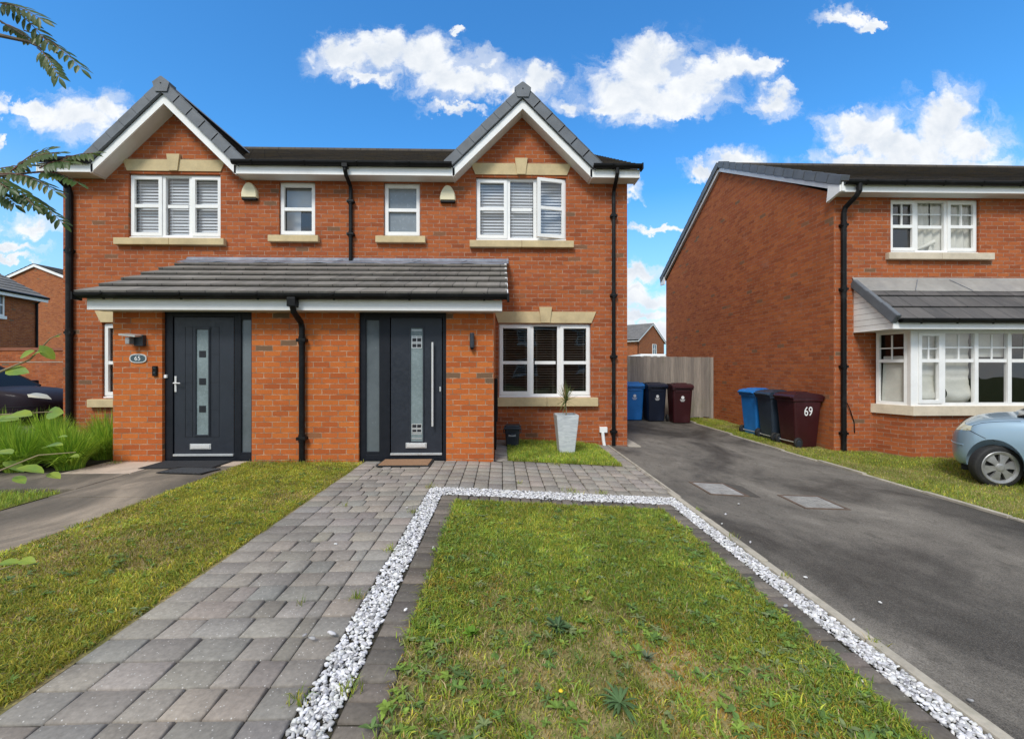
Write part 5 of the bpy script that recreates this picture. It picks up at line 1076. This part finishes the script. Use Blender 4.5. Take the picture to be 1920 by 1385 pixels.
# ------------------------------------------------------------------ grass
def blades(name, x, y, h, w, cols, m='grass', lean=.5, z=None, parent=None, bias=None):
    n = len(x); a = rng.uniform(0, 2 * np.pi, n); l = np.abs(rng.normal(lean, lean * .5, n)) * h; dx, dy = np.cos(a) * l, np.sin(a) * l
    if bias: dx += bias[0] * h; dy += bias[1] * h
    p = rng.uniform(0, 2 * np.pi, n); sx, sy = np.cos(p) * w, np.sin(p) * w; z0 = (gzv(x, y) if z is None else z) - .006
    V = np.empty((n, 5, 3)); V[:, 0] = np.stack([x - sx, y - sy, z0], 1); V[:, 1] = np.stack([x + sx, y + sy, z0], 1)
    V[:, 2] = np.stack([x + dx * .4 + sx * .8, y + dy * .4 + sy * .8, z0 + h * .62], 1); V[:, 3] = np.stack([x + dx * .4 - sx * .8, y + dy * .4 - sy * .8, z0 + h * .62], 1)
    V[:, 4] = np.stack([x + dx, y + dy, z0 + h * np.clip(1 - .35 * (l / h) ** 2, .35, 1)], 1)
    i = (np.arange(n) * 5)[:, None]; Q = i + np.array([[0, 1, 2, 3]]); T = i + np.array([[3, 2, 4]])
    return np_mesh(name, V.reshape(-1, 3), [Q, T], M[m], np.repeat(cols, 5, 0), parent)
GRN = np.array([1.5, 1.38, 1.2]) * np.array([(.125, .205, .024), (.165, .245, .030), (.095, .170, .028), (.205, .265, .040), (.140, .215, .050)])
STR = np.array([(.42, .34, .16), (.48, .37, .20), (.36, .25, .09), (.32, .30, .09)])
YEL = 1.38 * np.array([(.30, .29, .036), (.35, .31, .04), (.25, .27, .034)])
def lawn_cols(x, y, yel, dry):
    n = len(x); c = GRN[rng.integers(0, len(GRN), n)]
    k = rng.random(n) < yel; c[k] = YEL[rng.integers(0, 3, k.sum())]; k = rng.random(n) < dry; c[k] = STR[rng.integers(0, 4, k.sum())]
    cl_ = .62 + .85 * fbm(x, y, 7.0, 91) * (.6 + .8 * vnoise(x, y, 2.2, 95))
    return c * rng.uniform(.65, 1.3, (n, 1)) * cl_[:, None]
def pts(x0, x1, y0, y1, n, near=2.0):
    y = y0 + (y1 - y0) * rng.random(int(n)) ** near; return rng.uniform(x0, x1, int(n)), y
# front lawn: thin and dry in the middle foreground, thick and green to the back and sides
x, y = pts(-.43, 1.575, .5, 4.27, 175000, 1.2)
dryf = np.clip((fbm(x, y, 1.7, 3) - .47) * 5, 0, 1) * np.clip((3.6 - y) / 1.6, 0.05, 1) + np.exp(-((x - .45) / .5) ** 2 - ((y - 1.75) / .55) ** 2) * .5
dryf = np.clip(dryf, 0, .8); keep = rng.random(len(x)) > dryf * .78; x, y, dryf = x[keep], y[keep], dryf[keep]
patch = fbm(x, y, 3.1, 11); hh = (.016 + .028 * patch) * (1 - .4 * dryf) * rng.uniform(.55, 1.4, len(x)); hh *= np.where((x < -.36) | (x > 1.5), 1.3, 1)
ora = (np.exp(-((x - .78) / .22) ** 2 - ((y - 2.05) / .28) ** 2) * .75 + np.exp(-((x - .95) / .3) ** 2 - ((y - 1.55) / .25) ** 2) * .6 + np.exp(-((x + .1) / .25) ** 2 - ((y - 2.55) / .15) ** 2) * .4) * np.clip((fbm(x, y, 5, 21) - .34) * 4, 0, 1) + .03
cl = lawn_cols(x, y, .16 + .3 * (fbm(x, y, 2.2, 31) > .55), .06 + .75 * dryf); k = rng.random(len(x)) < ora; cl[k] = np.array([(.44, .27, .045)]) * rng.uniform(.6, 1.2, (k.sum(), 1))
xo = x + np.where(x > 1.52, .03 * rng.random(len(x)), 0) - np.where(x < -.38, .03 * rng.random(len(x)), 0)
tag(blades('front_lawn_grass', xo, y, hh, .0017 + .0014 * rng.random(len(x)), cl, lean=.85), 'patchy green and straw grass filling the edged front lawn', 'grass', None, 'stuff')
x, y = pts(-3.45, -1.86, .5, 6.0, 140000, 1.12)
dryf = np.clip((fbm(x, y, 1.3, 43) - .5) * 4, 0, .8); keep = rng.random(len(x)) > dryf * .6; x, y, dryf = x[keep], y[keep], dryf[keep]
cl = lawn_cols(x, y, .62, .10 + .55 * dryf) * np.array([1.1, 1.03, 1]); hh = (.015 + .026 * fbm(x, y, 3, 47)) * rng.uniform(.55, 1.4, len(x))
tag(blades('side_lawn_grass', x - np.where(x > -1.9, .02, 0), y, hh, .0018 + .0014 * rng.random(len(x)), cl, lean=.9), 'yellow green mossy grass between the concrete path and the block paving', 'grass', None, 'stuff')
x, y = pts(.10, 1.735, 6.23, 7.98, 26000, 1); cl = lawn_cols(x, y, .25, .05) * 1.3; hh = (.03 + .045 * fbm(x, y, 3, 57)) * rng.uniform(.5, 1.4, len(x))
tag(blades('window_grass', x, y, hh, np.full(len(x), .0028), cl, lean=.6), 'small square of longer green grass beneath the ground floor window', 'grass', None, 'stuff')
xa, ya = pts(5.27, 11.5, 1.2, 8.08, 100000, 1); xb, yb = pts(5.27, 6.24, 8.08, 12.7, 22000, 1); x = np.concatenate([xa, xb]); y = np.concatenate([ya, yb])
bay = (y > 7.5) & (x > 7.05); x, y = x[~bay], y[~bay]; dryf = np.clip((fbm(x, y, 1.1, 63) - .46) * 4, 0, .9); cl = lawn_cols(x, y, .4, .06 + .6 * dryf); hh = (.025 + .04 * fbm(x, y, 2, 67)) * rng.uniform(.5, 1.4, len(x)) * (1 - .4 * dryf)
tag(blades('verge_grass', x + np.where(x < 5.33, -.04 * rng.random(len(x)), 0), y, hh, np.full(len(x), .003), cl, lean=.7), 'rough yellowing grass verge between the drive and the right house', 'grass', None, 'stuff')
x, y = pts(-8, -4.52, .8, 4.6, 45000, 1); cl = lawn_cols(x, y, .12, .03); hh = (.04 + .05 * fbm(x, y, 2, 73)) * rng.uniform(.5, 1.4, len(x))
tag(blades('corner_grass', x, y, hh, np.full(len(x), .0026), cl, lean=.5), 'long green grass in the corner left of the concrete path', 'grass', None, 'stuff')
# coarse arching tufts among the fine blades
def tufts(x0, x1, y0, y1, k, seed):
    g = np.random.default_rng(seed); cx = g.uniform(x0, x1, k); cy = y0 + (y1 - y0) * g.random(k) ** 1.3; m_ = g.integers(14, 34, k); s_ = np.repeat(g.uniform(.010, .035, k), m_)
    return np.repeat(cx, m_) + g.normal(0, 1, m_.sum()) * s_, np.repeat(cy, m_) + g.normal(0, 1, m_.sum()) * s_, np.repeat(g.uniform(.6, 1.5, k), m_), np.repeat(g.uniform(.7, 1.3, k), m_)
for nm, bx, k, lab in (('front_lawn_tufts', (-.44, 1.59, 1.2, 4.25), 700, 'coarse darker grass tufts standing through the front lawn'), ('side_lawn_tufts', (-3.44, -1.9, 1.3, 5.95), 620, 'coarse grass tufts standing through the side strip of lawn')):
    x, y, hs_, ts = tufts(*bx, k, 5); cl = lawn_cols(x, y, .25 if 'front' in nm else .5, .06) * ts[:, None]
    tag(blades(nm, x, y, rng.uniform(.022, .046, len(x)) * hs_, rng.uniform(.0016, .0034, len(x)), cl, lean=1.0), lab, 'grass', None, 'stuff')
# tufts growing out of joints and against the walls
xs, ys = [], []
for (cx, cy, s, k) in [(-.77, 4.72, .03, 40), (.75, 4.76, .05, 70), (1.1, 4.75, .03, 40), (.2, 5.0, .02, 20), (-.78, 3.9, .02, 40), (-.79, 3.1, .02, 45), (-.80, 2.45, .02, 50), (-.60, 1.75, .02, 40), (-.78, 1.7, .02, 40), (-1.1, 2.4, .02, 12), (-1.45, 4.1, .02, 14), (-.6, 1.45, .02, 40), (-2.9, 6.0, .12, 160), (-2.4, 6.0, .15, 120), (-3.3, 6.02, .06, 90), (-5.2, 6.0, .06, 90), (.75, 6.18, .06, 60), (1.91, 3.6, .02, 30), (1.93, 2.9, .02, 30), (1.92, 2.2, .02, 30), (1.94, 4.3, .02, 20)]:
    xs.append(rng.normal(cx, s, k)); ys.append(rng.normal(cy, s, k))
x, y = np.concatenate(xs), np.concatenate(ys); y = np.minimum(y, 6.08)
tag(blades('joint_weeds', x, y, rng.uniform(.015, .07, len(x)), np.full(len(x), .002), lawn_cols(x, y, .3, .15), lean=.7), 'scattered grass tufts sprouting from paving joints and wall feet', 'weeds', None, 'stuff')
# broad-leaved weeds
def rosette(V, Q, Cc, cx, cy, n, L, w, el, tone):
    z = gz(cx, cy) + random.uniform(.004, .016)
    for k in range(n):
        a = random.uniform(0, 6.28); e = el + random.uniform(-.25, .3); l = L * random.uniform(.6, 1.2); d = Vector((math.cos(a) * math.cos(e), math.sin(a) * math.cos(e), math.sin(e))); s = Vector((-math.sin(a), math.cos(a), 0)); i = len(V); g = random.uniform(.7, 1.3)
        for t, f in ((0, .25), (.3, .8), (.6, 1), (.85, .6), (1, .06)): p = Vector((cx, cy, z)) + d * l * t + Vector((0, 0, -.35 * l * t * t)); q = Vector((0, 0, .18 * w * f)); V += [tuple(p - s * w * f + q), tuple(p), tuple(p + s * w * f + q)]
        Cc += [tuple(c * g for c in tone)] * 15
        for t in range(4):
            for c in (0, 1): Q.append((i + 3 * t + c, i + 3 * t + c + 1, i + 3 * t + 4 + c, i + 3 * t + 3 + c))
V, Q, Cc = [], [], []
for k in range(1500):
    r = random.random()
    if r < .62: cx, cy = random.uniform(-.42, 1.57), 1.25 + 2.9 * random.random() ** 1.3
    elif r < .8: cx, cy = random.choice([random.uniform(-.46, -.30), random.uniform(1.35, 1.62)]), random.uniform(1.3, 3.8)
    else: cx, cy = random.uniform(-3.4, -1.9), random.uniform(1.6, 5.6)
    if math.exp(-((cx - .45) / .45) ** 2 - ((cy - 1.75) / .5) ** 2) > .5 and random.random() < .5: continue
    rosette(V, Q, Cc, cx, cy, random.randint(4, 12), random.uniform(.020, .050) * (1.25 if random.random() < .12 else 1), random.uniform(.003, .0085), random.uniform(.15, .7), random.choice([(.19, .30, .055), (.145, .25, .06), (.25, .36, .06), (.13, .21, .065), (.22, .27, .11)]))
tag(np_mesh('lawn_weeds', V, [np.array(Q)], M['weed'], Cc), 'broad leaved weeds and clover mixed through both lawns', 'weeds', None, 'stuff')
def weed(label, cx, cy, n, L, w, el, tone):
    o = thing('weed_plant', label, 'weed', (cx, cy, gz(cx, cy)), local=False, group='single weeds standing out in the front lawn'); V, Q, Cc = [], [], []; rosette(V, Q, Cc, cx, cy, n, L, w, el, tone)
    np_mesh('leaf_rosette', np.array(V) - np.array((cx, cy, gz(cx, cy))), [np.array(Q)], M['weed'], Cc, o)
weed('dark spiky rosette weed, largest in the dry part of the front lawn', .285, 2.21, 46, .085, .006, .75, (.075, .14, .055)); weed('lime green leafy weed near the left edge of the front lawn', -.14, 2.12, 16, .06, .013, .8, (.16, .30, .03))
weed('grey green tuft weed beside the orange dry patch of the lawn', .665, 1.98, 34, .06, .004, .9, (.15, .19, .11)); weed('flat star shaped weed at the front of the lawn', .47, 1.72, 40, .10, .006, .45, (.11, .19, .07))
o = thing('dandelion', 'single small yellow dandelion flower in the dry front of the lawn', 'flower', (.23, 1.70, gz(.23, 1.7)), local=True)
b = MB(); b.tube([(0, 0, 0), (.004, 0, .035), (.002, .003, .06)], .0018, 6); b.build('stalk', plain('green_stalk', (.12, .16, .04), .7), o); b = MB(); b.lathe([(0, .008), (.006, .007), (.009, .003), (.004, 0)], Matrix.Translation((.002, .003, .058)), 14); b.build('flower_head', plain('yellow_petal', (.75, .52, .02), .6), o)
# tall ornamental grass by the porch
TC = [(-5.50, 5.72, 1.0), (-5.62, 6.35, 1.0), (-6.02, 5.62, 1.0), (-6.15, 6.15, 1.12), (-6.55, 5.55, 1.0), (-6.7, 6.05, 1.12), (-7.1, 5.5, 1.0), (-7.2, 6.0, 1.1), (-7.65, 5.55, 1.0), (-7.75, 6.1, 1.1), (-5.95, 6.75, 1.1), (-6.7, 6.65, 1.15), (-7.4, 6.6, 1.15)]
nb_ = 1250; ci = np.repeat(np.arange(len(TC)), nb_); n = len(ci); tc = np.array(TC); a = rng.uniform(0, 2 * np.pi, n); rr = .13 * np.sqrt(rng.random(n))
x = tc[ci, 0] + np.cos(a) * rr; y = tc[ci, 1] + np.sin(a) * rr; a2 = a + rng.normal(0, .5, n); out = rng.beta(1.6, 1.7, n) * .52 * tc[ci, 2]; tx = np.cos(a2) * out; ty = np.sin(a2) * out - .02
L = (.70 - .36 * out) * rng.uniform(.7, 1.12, n) * tc[ci, 2] * .93; w = rng.uniform(.0026, .0046, n); V = []; S = 6
tx = np.where(x + tx > -5.13, np.maximum(-5.13 - x, tx * .35), tx) * np.where(y > 6.0, 1, 1); tx = np.where((y + ty > 6.0) & (x + tx > -5.33), np.minimum(tx, -5.34 - x), tx)
for s in range(S + 1):
    t = s / S; px = x + tx * t ** 1.5; py = y + ty * t ** 1.5; pzz = .12 + L * (t - (.10 + .85 * (out / .5) ** 1.5) * .62 * t ** 2.6); ww = w * (1 - t) ** .6 + .0004; cx_ = -np.sin(a2) * ww; cy_ = np.cos(a2) * ww; V.append(np.stack([px - cx_ - ww * .5, py - cy_, pzz], 1)); V.append(np.stack([px + cx_ + ww * .5, py + cy_, pzz], 1))
V = np.stack(V, 1); i = (np.arange(n) * 2 * (S + 1))[:, None]; F = np.concatenate([i + np.array([[2 * s, 2 * s + 1, 2 * s + 3, 2 * s + 2]]) for s in range(S)])
tone = 1.75 * np.array([(.20, .30, .026), (.145, .24, .024), (.26, .35, .04), (.10, .19, .02)])[rng.integers(0, 4, n)] * rng.uniform(.7, 1.25, (n, 1))
og = np_mesh('ornamental_grass', V.reshape(-1, 3), [F], M['grass'], np.repeat(tone, 2 * (S + 1), 0)); tag(og, 'thick bank of tall arching green grass left of the porch', 'ornamental grass')
# ------------------------------------------------------------------ the rowan and the bush at the left edge
def leaflet(b, base, d, up, L, w, cup=.2):
    base, d, up = Vector(base), Vector(d).normalized(), Vector(up); s = d.cross(up).normalized(); n = s.cross(d).normalized(); prev = None
    for t, f in ((0, .08), (.2, .72), (.45, 1), (.72, .78), (.9, .38), (1, .03)):
        p = base + d * L * t - n * (.16 * L * t * t); cur = (p - s * w * f + n * cup * w * f, p, p + s * w * f + n * cup * w * f)
        if prev: b.poly([prev[0], prev[1], cur[1], cur[0]], None, True); b.poly([prev[1], prev[2], cur[2], cur[1]], None, True)
        prev = cur
def pinnate(b, st, p0, p1, n=6, ll=.05, droop=.6, w=.0075):
    p0, p1 = Vector(p0), Vector(p1); ax = (p1 - p0); L = ax.length; d = ax.normalized(); side = d.cross(Vector((0, random.uniform(-.9, -.3), random.uniform(.3, 1)))).normalized(); nrm = side.cross(d).normalized()
    q = [p0.lerp(p1, t) + Vector((0, 0, .10 * L * math.sin(t * 3.14))) for t in (0, .25, .5, .75, 1)]; st.tube(q, [.0022, .002, .0018, .0014, .001], 5)
    for k in range(n):
        t = .22 + .72 * k / (n - 1); p = p0.lerp(p1, t) + Vector((0, 0, .10 * L * math.sin(t * 3.14)))
        for s in (-1, 1): dd = (d * .55 + side * s * .85 + Vector((0, 0, -droop * random.uniform(.5, 1.2)))).normalized(); leaflet(b, p, dd, nrm + Vector((random.uniform(-.3, .3), 0, .3)), ll * random.uniform(.8, 1.12), w * random.uniform(.85, 1.15))
    leaflet(b, p1, d + Vector((0, 0, -.2)), nrm, ll, w)
TR = thing('rowan_tree', 'slender rowan tree at the left edge, feathery leaf sprays reaching into view', 'tree', (-3.0, 1.55, .14))
b = MB(); b.tube([(-3.0, 1.55, 0), (-3.02, 1.56, .8), (-2.97, 1.60, 1.6), (-3.0, 1.62, 2.4), (-3.05, 1.6, 3.4)], [.06, .05, .042, .034, .018], 12); b.build('trunk', M['bark'], TR)
b = MB(); TW = [[(-2.97, 1.60, 1.75), (-2.6, 1.66, 2.0), (-2.2, 1.74, 2.15), (-1.93, 1.76, 2.175), (-1.76, 1.75, 2.19)], [(-3.0, 1.62, 2.35), (-2.6, 1.66, 2.75), (-2.25, 1.72, 2.86), (-2.0, 1.75, 2.80), (-1.86, 1.75, 2.715)], [(-2.2, 1.74, 2.86), (-1.98, 1.76, 2.725), (-1.84, 1.75, 2.69), (-1.78, 1.75, 2.66)], [(-3.03, 1.6, 2.9), (-2.7, 1.4, 3.2), (-2.5, 1.3, 3.5)], [(-3.02, 1.61, 2.7), (-3.4, 1.7, 3.0), (-3.7, 1.8, 3.3)], [(-3.0, 1.6, 2.2), (-3.3, 1.3, 2.6), (-3.5, 1.1, 2.9)]]
for q in TW: b.tube(q, [.011 - .0085 * i / (len(q) - 1) for i in range(len(q))], 7)
b.build('branch', M['bark'], TR)
lv, st = MB(), MB()
SPR = [((-1.99, 1.76, 2.86), (-1.755, 1.74, 2.675)), ((-1.86, 1.75, 2.735), (-1.64, 1.75, 2.588)), ((-1.97, 1.72, 2.815), (-1.76, 1.72, 2.755)), ((-1.82, 1.76, 2.675), (-1.715, 1.74, 2.545)), ((-2.05, 1.7, 2.90), (-1.87, 1.66, 2.83)), ((-2.0, 1.8, 2.8), (-1.88, 1.8, 2.73)),
       ((-1.97, 1.76, 2.18), (-1.73, 1.74, 2.105)), ((-1.96, 1.72, 2.155), (-1.77, 1.70, 2.035)), ((-1.93, 1.78, 2.125), (-1.765, 1.8, 2.005)), ((-1.95, 1.78, 2.19), (-1.80, 1.78, 2.285)), ((-1.90, 1.74, 2.18), (-1.70, 1.72, 2.245)), ((-1.82, 1.75, 2.18), (-1.635, 1.73, 2.135)), ((-1.80, 1.77, 2.20), (-1.625, 1.78, 2.275)), ((-1.78, 1.73, 2.19), (-1.645, 1.71, 2.205)), ((-2.0, 1.7, 2.14), (-1.83, 1.67, 2.085)), ((-2.02, 1.78, 2.19), (-1.86, 1.8, 2.17)), ((-1.99, 1.73, 2.11), (-1.86, 1.72, 2.045)), ((-2.05, 1.76, 2.16), (-1.9, 1.8, 2.23))]
for p0, p1 in SPR: pinnate(lv, st, p0, p1, 9, .048, .55, .0082)
for k in range(130):
    q = random.choice(TW); i = random.randint(1, len(q) - 1); p = Vector(q[i - 1]).lerp(Vector(q[i]), random.random()); a = random.uniform(0, 6.28); p1 = p + Vector((math.cos(a), math.sin(a) * .8, random.uniform(-.4, .5))) * .2
    if p1.x / max(.3, p1.y) > -1.28 or p.x / max(.3, p.y) > -1.25: continue
    pinnate(lv, st, p, p1, 6, .045, .5)
lo = lv.build('foliage', M['rowan'], TR); st.build('leaf_stalks', plain('red_stalk', (.16, .05, .03), .6, .2, 20), TR)
BS = thing('leafy_bush', 'young bush at the left edge with round lime green leaves on thin twigs', 'bush', (-2.3, 1.5, .14))
b = MB(); TW = [[(-2.3, 1.5, .1), (-2.2, 1.52, .7), (-2.0, 1.56, 1.2), (-1.80, 1.6, 1.40), (-1.68, 1.6, 1.45), (-1.61, 1.6, 1.525), (-1.57, 1.6, 1.545)], [(-2.3, 1.5, .1), (-2.15, 1.5, .6), (-1.95, 1.55, 1.1), (-1.78, 1.6, 1.255), (-1.60, 1.6, 1.265)], [(-2.28, 1.5, .2), (-2.05, 1.5, .7), (-1.85, 1.56, 1.02), (-1.65, 1.6, 1.11), (-1.52, 1.6, 1.12)], [(-2.3, 1.5, .15), (-2.0, 1.55, .5), (-1.8, 1.6, .70), (-1.68, 1.6, .735)], [(-2.3, 1.5, .3), (-2.4, 1.4, .9), (-2.5, 1.3, 1.3)]]
for q in TW: b.tube(q, [.007 * (1 - i / (len(q) - 1)) ** 1.3 + .0012 for i in range(len(q))], 7)
b.build('branch', M['twig'], BS); lv = MB()
for (x, z, L, dx, dz, ux, uy, uz) in [(-1.80, 1.425, .08, -.6, .1, .1, -.8, .5), (-1.765, 1.41, .115, .95, .02, .1, -.7, .6), (-1.70, 1.455, .075, .8, .55, -.2, -.8, .5), (-1.63, 1.50, .085, .35, -.5, .4, -.8, .4), (-1.65, 1.465, .05, .8, .4, 0, -.5, .8), (-1.60, 1.53, .035, .9, .2, 0, -.6, .8), (-1.82, 1.235, .12, .9, .12, 0, -.5, .8), (-1.73, 1.25, .12, .95, .18, .1, -.4, .9), (-1.625, 1.255, .10, .9, .15, .3, -.8, .4), (-1.82, 1.12, .12, .95, .12, .2, -.2, 1), (-1.70, 1.07, .12, .9, -.08, .1, -.25, 1), (-1.66, 1.13, .10, .9, .28, 0, -.2, 1), (-1.56, 1.10, .06, .9, .15, 0, -.3, .9), (-1.63, 1.04, .07, .8, -.15, 0, -.3, .9), (-1.75, 1.03, .08, .8, -.2, 0, -.3, .9), (-1.56, 1.175, .05, .9, .25, 0, -.25, 1), (-1.76, .735, .09, .9, .1, 0, -.3, 1), (-1.70, .74, .08, .9, .05, .2, -.5, .9), (-1.80, 1.08, .1, .7, -.3, 0, -.3, 1)]:
    leaflet(lv, (x, 1.6 + random.uniform(-.03, .03), z), (dx, random.uniform(-.3, .2), dz), (ux, uy, uz), L * .72, L * .72 * random.uniform(.26, .36), random.uniform(.1, .4))
for k in range(60):
    q = random.choice(TW); i = random.randint(1, len(q) - 1); p = Vector(q[i - 1]).lerp(Vector(q[i]), random.random())
    if p.x / p.y > -1.27: continue
    leaflet(lv, p, (random.uniform(-1, 1), random.uniform(-1, 1), random.uniform(-.4, .5)), (random.uniform(-.4, .4), -.4, .9), random.uniform(.07, .11), .03, .15)
lv.build('foliage', M['bushleaf'], BS)
# ------------------------------------------------------------------ sky, sun, camera
SUN = Vector((-.32, -.72, .85)).normalized(); elev = math.asin(SUN.z); az = math.atan2(SUN.x, SUN.y)
w = bpy.data.worlds.new('World'); scene.world = w; w.use_nodes = True; w.node_tree.nodes.clear(); t = NT(w.node_tree)
out = t.new('ShaderNodeOutputWorld'); bg = t.new('ShaderNodeBackground'); t.l.new(bg.outputs[0], out.inputs[0])
sky = t.new('ShaderNodeTexSky', sky_type='NISHITA', sun_disc=False, sun_elevation=elev, sun_rotation=az % (2 * math.pi)); sky.ozone_density = 2.5; sky.air_density = 1.0; sky.dust_density = .6
d = t.new('ShaderNodeTexCoord').outputs['Generated']; sp = t.new('ShaderNodeSeparateXYZ', {0: d}); X, Y, Z = sp.outputs
yy = t.m('MAXIMUM', Y, .08); u = t.m('DIVIDE', X, yy); v = t.m('DIVIDE', Z, yy); P2 = t.new('ShaderNodeCombineXYZ', {0: u, 1: v, 2: 0.0}).outputs[0]
CL = [(165, 228, 80, 42), (215, 215, 40, 30), (95, 218, 40, 16), (15, 215, 30, 26), (5, 278, 22, 20),
      (640, 112, 62, 30), (720, 100, 70, 34), (790, 112, 72, 40), (850, 150, 80, 34), (925, 155, 60, 34), (1005, 150, 42, 30), (915, 120, 30, 26), (690, 145, 60, 12), (850, 205, 50, 8), (1070, 195, 30, 16), (856, 62, 14, 8),
      (1225, 130, 78, 62), (1190, 175, 100, 46), (1290, 150, 90, 48), (1250, 190, 80, 30), (1370, 120, 80, 26), (1435, 112, 40, 14), (1130, 205, 40, 16),
      (1462, 182, 40, 30), (1640, 245, 80, 44), (1625, 225, 36, 26), (1720, 268, 120, 42), (1795, 230, 72, 60), (1815, 195, 40, 36), (1850, 260, 56, 36), (1600, 290, 70, 20), (1720, 300, 190, 22),
      (1590, 18, 46, 14), (1640, 36, 26, 10), (1380, 295, 46, 20), (1325, 318, 34, 16), (1190, 360, 22, 16), (1240, 427, 60, 7), (1190, 425, 22, 6), (1205, 512, 60, 18), (1230, 560, 80, 20), (1200, 592, 80, 14), (1230, 618, 90, 16), (1190, 540, 40, 10), (85, 432, 48, 16), (5, 420, 22, 26), (40, 470, 60, 8), (30, 490, 50, 7)]
wob = t.noise(P2, 3.2, 3, .5); wob2 = t.noise(P2, 14, 6, .62)
off = t.new('ShaderNodeCombineXYZ', {0: t.m('MULTIPLY', t.m('SUBTRACT', wob2, .5), .11), 1: t.m('MULTIPLY', t.m('SUBTRACT', t.noise(t.new('ShaderNodeVectorMath', {0: P2, 1: (7.3, 3.1, 0)}).outputs[0], 16, 6, .62), .5), .11), 2: 0.0}).outputs[0]
PW = t.new('ShaderNodeVectorMath', {0: P2, 1: off}).outputs[0]
dm = None; hs = None
for (px, py, a, c) in CL:
    q = t.new('ShaderNodeVectorMath', {0: PW, 1: ((px - 940) / 820, (690 - py) / 820, 0)}, operation='SUBTRACT').outputs[0]
    q = t.new('ShaderNodeVectorMath', {0: q, 1: (820 / a / 1.30, 820 / c / 1.30, 0)}, operation='MULTIPLY'); s2 = t.new('ShaderNodeVectorMath', {0: q.outputs[0]}, operation='LENGTH').outputs['Value']
    g = t.m('SUBTRACT', 1.0, s2); dm = g if dm is None else t.m('MAXIMUM', dm, g)
n1 = t.noise(P2, 8, 10, .62, .35)
dens = t.m('ADD', dm, t.m('MULTIPLY', t.m('SUBTRACT', n1, .52), 2.1)); inside = t.rng(dm, .0, .12, 0, 1)
dens = t.m('MULTIPLY', dens, inside)
nf = t.noise(t.new('ShaderNodeVectorMath', {0: PW, 1: (1, 1.5, 1)}, operation='MULTIPLY').outputs[0], 6.5, 9, .68, .9); halo = t.m('MULTIPLY', t.new('ShaderNodeMapRange', {0: t.m('ADD', dm, t.m('MULTIPLY', t.m('SUBTRACT', nf, .5), 2.6)), 1: -.22, 2: .6, 3: 0.0, 4: .55}, interpolation_type='SMOOTHSTEP').outputs[0], t.rng(dm, -.55, -.0, 0, 1))
al = t.new('ShaderNodeMapRange', {0: dens, 1: -.02, 2: .58, 3: 0.0, 4: 1.0}, interpolation_type='SMOOTHSTEP').outputs[0]
al = t.m('MAXIMUM', al, halo)
# cloud body: lit tops, grey undersides (difference of the density above and here)
n_up = t.noise(t.new('ShaderNodeVectorMath', {0: P2, 1: (-.01, .035, 0)}).outputs[0], 8, 6, .6, .35); nb = t.noise(P2, 8, 6, .6, .35)
lit = t.rng(t.m('SUBTRACT', nb, n_up), -.12, .12, 0, 1); deep = t.rng(dens, .3, 1.0, 0, 1)
shade = t.m('SUBTRACT', t.m('ADD', .80, t.m('MULTIPLY', lit, .24)), t.m('MULTIPLY', deep, t.m('MULTIPLY', t.noise(P2, 3.5, 3, .5), .34)))
cc = t.mix(t.rng(shade, .45, 1.0, 0, 1), (4.3, 5.1, 6.2), (8.3, 8.45, 8.6))
# unseen cloud cover behind and above the viewer, added as neutral fill light
oc = t.noise(t.new('ShaderNodeVectorMath', {0: d, 1: (1, 1, 2.2)}, operation='MULTIPLY').outputs[0], 2.2, 7, .6, .4); oal = t.rng(oc, .36, .56, 0, 1)
back = t.m('MAXIMUM', t.rng(Y, .02, -.25, 0, 1), t.rng(v, .92, 1.25, 0, 1)); al = t.m('MULTIPLY', al, t.rng(Y, .05, .15, 0, 1))
hsv = t.new('ShaderNodeHueSaturation', {'Hue': .5, 'Saturation': 1.2, 'Value': 1.0, 'Color': sky.outputs[0]}).outputs[0]
tint = t.mix(1.0, hsv, (.98, 1.82, 2.14), 'MULTIPLY')
hz = t.rng(Z, .0, .36, .92, 0); tint = t.mix(hz, tint, (4.3, 6.2, 8.1))
c = t.mix(al, tint, cc); c = t.mix(t.m('MULTIPLY', back, oal), c, t.mix(oc, (6.2, 6.3, 6.4), (9.6, 9.4, 9.1)))
t.l.new(c, bg.inputs[0]); bg.inputs[1].default_value = .1
w.cycles.sampling_method = 'MANUAL'; w.cycles.sample_map_resolution = 1024
L = bpy.data.lights.new('sun', 'SUN'); L.energy = 2.25; L.angle = R(16); L.color = (1, .96, .90); so = bpy.data.objects.new('sun', L); COL.objects.link(so); so.rotation_euler = (-SUN).to_track_quat('-Z', 'Y').to_euler(); so.location = (0, 0, 30)
cam = bpy.data.cameras.new('camera'); cam.sensor_width = 36; cam.lens = 15.375; cam.shift_y = -.0013; cam.clip_start = .05; cam.clip_end = 2000
co = bpy.data.objects.new('camera', cam); COL.objects.link(co); co.location = (0, 0, 1.42); co.rotation_euler = (R(90), 0, -math.atan(20 / 820)); scene.camera = co
vs = scene.view_settings; vs.view_transform = 'Standard'; vs.look = 'None'; vs.exposure = 0.30; vs.gamma = 1
scene.cycles.max_bounces = 6; scene.cycles.transparent_max_bounces = 8; scene.cycles.use_denoising = True
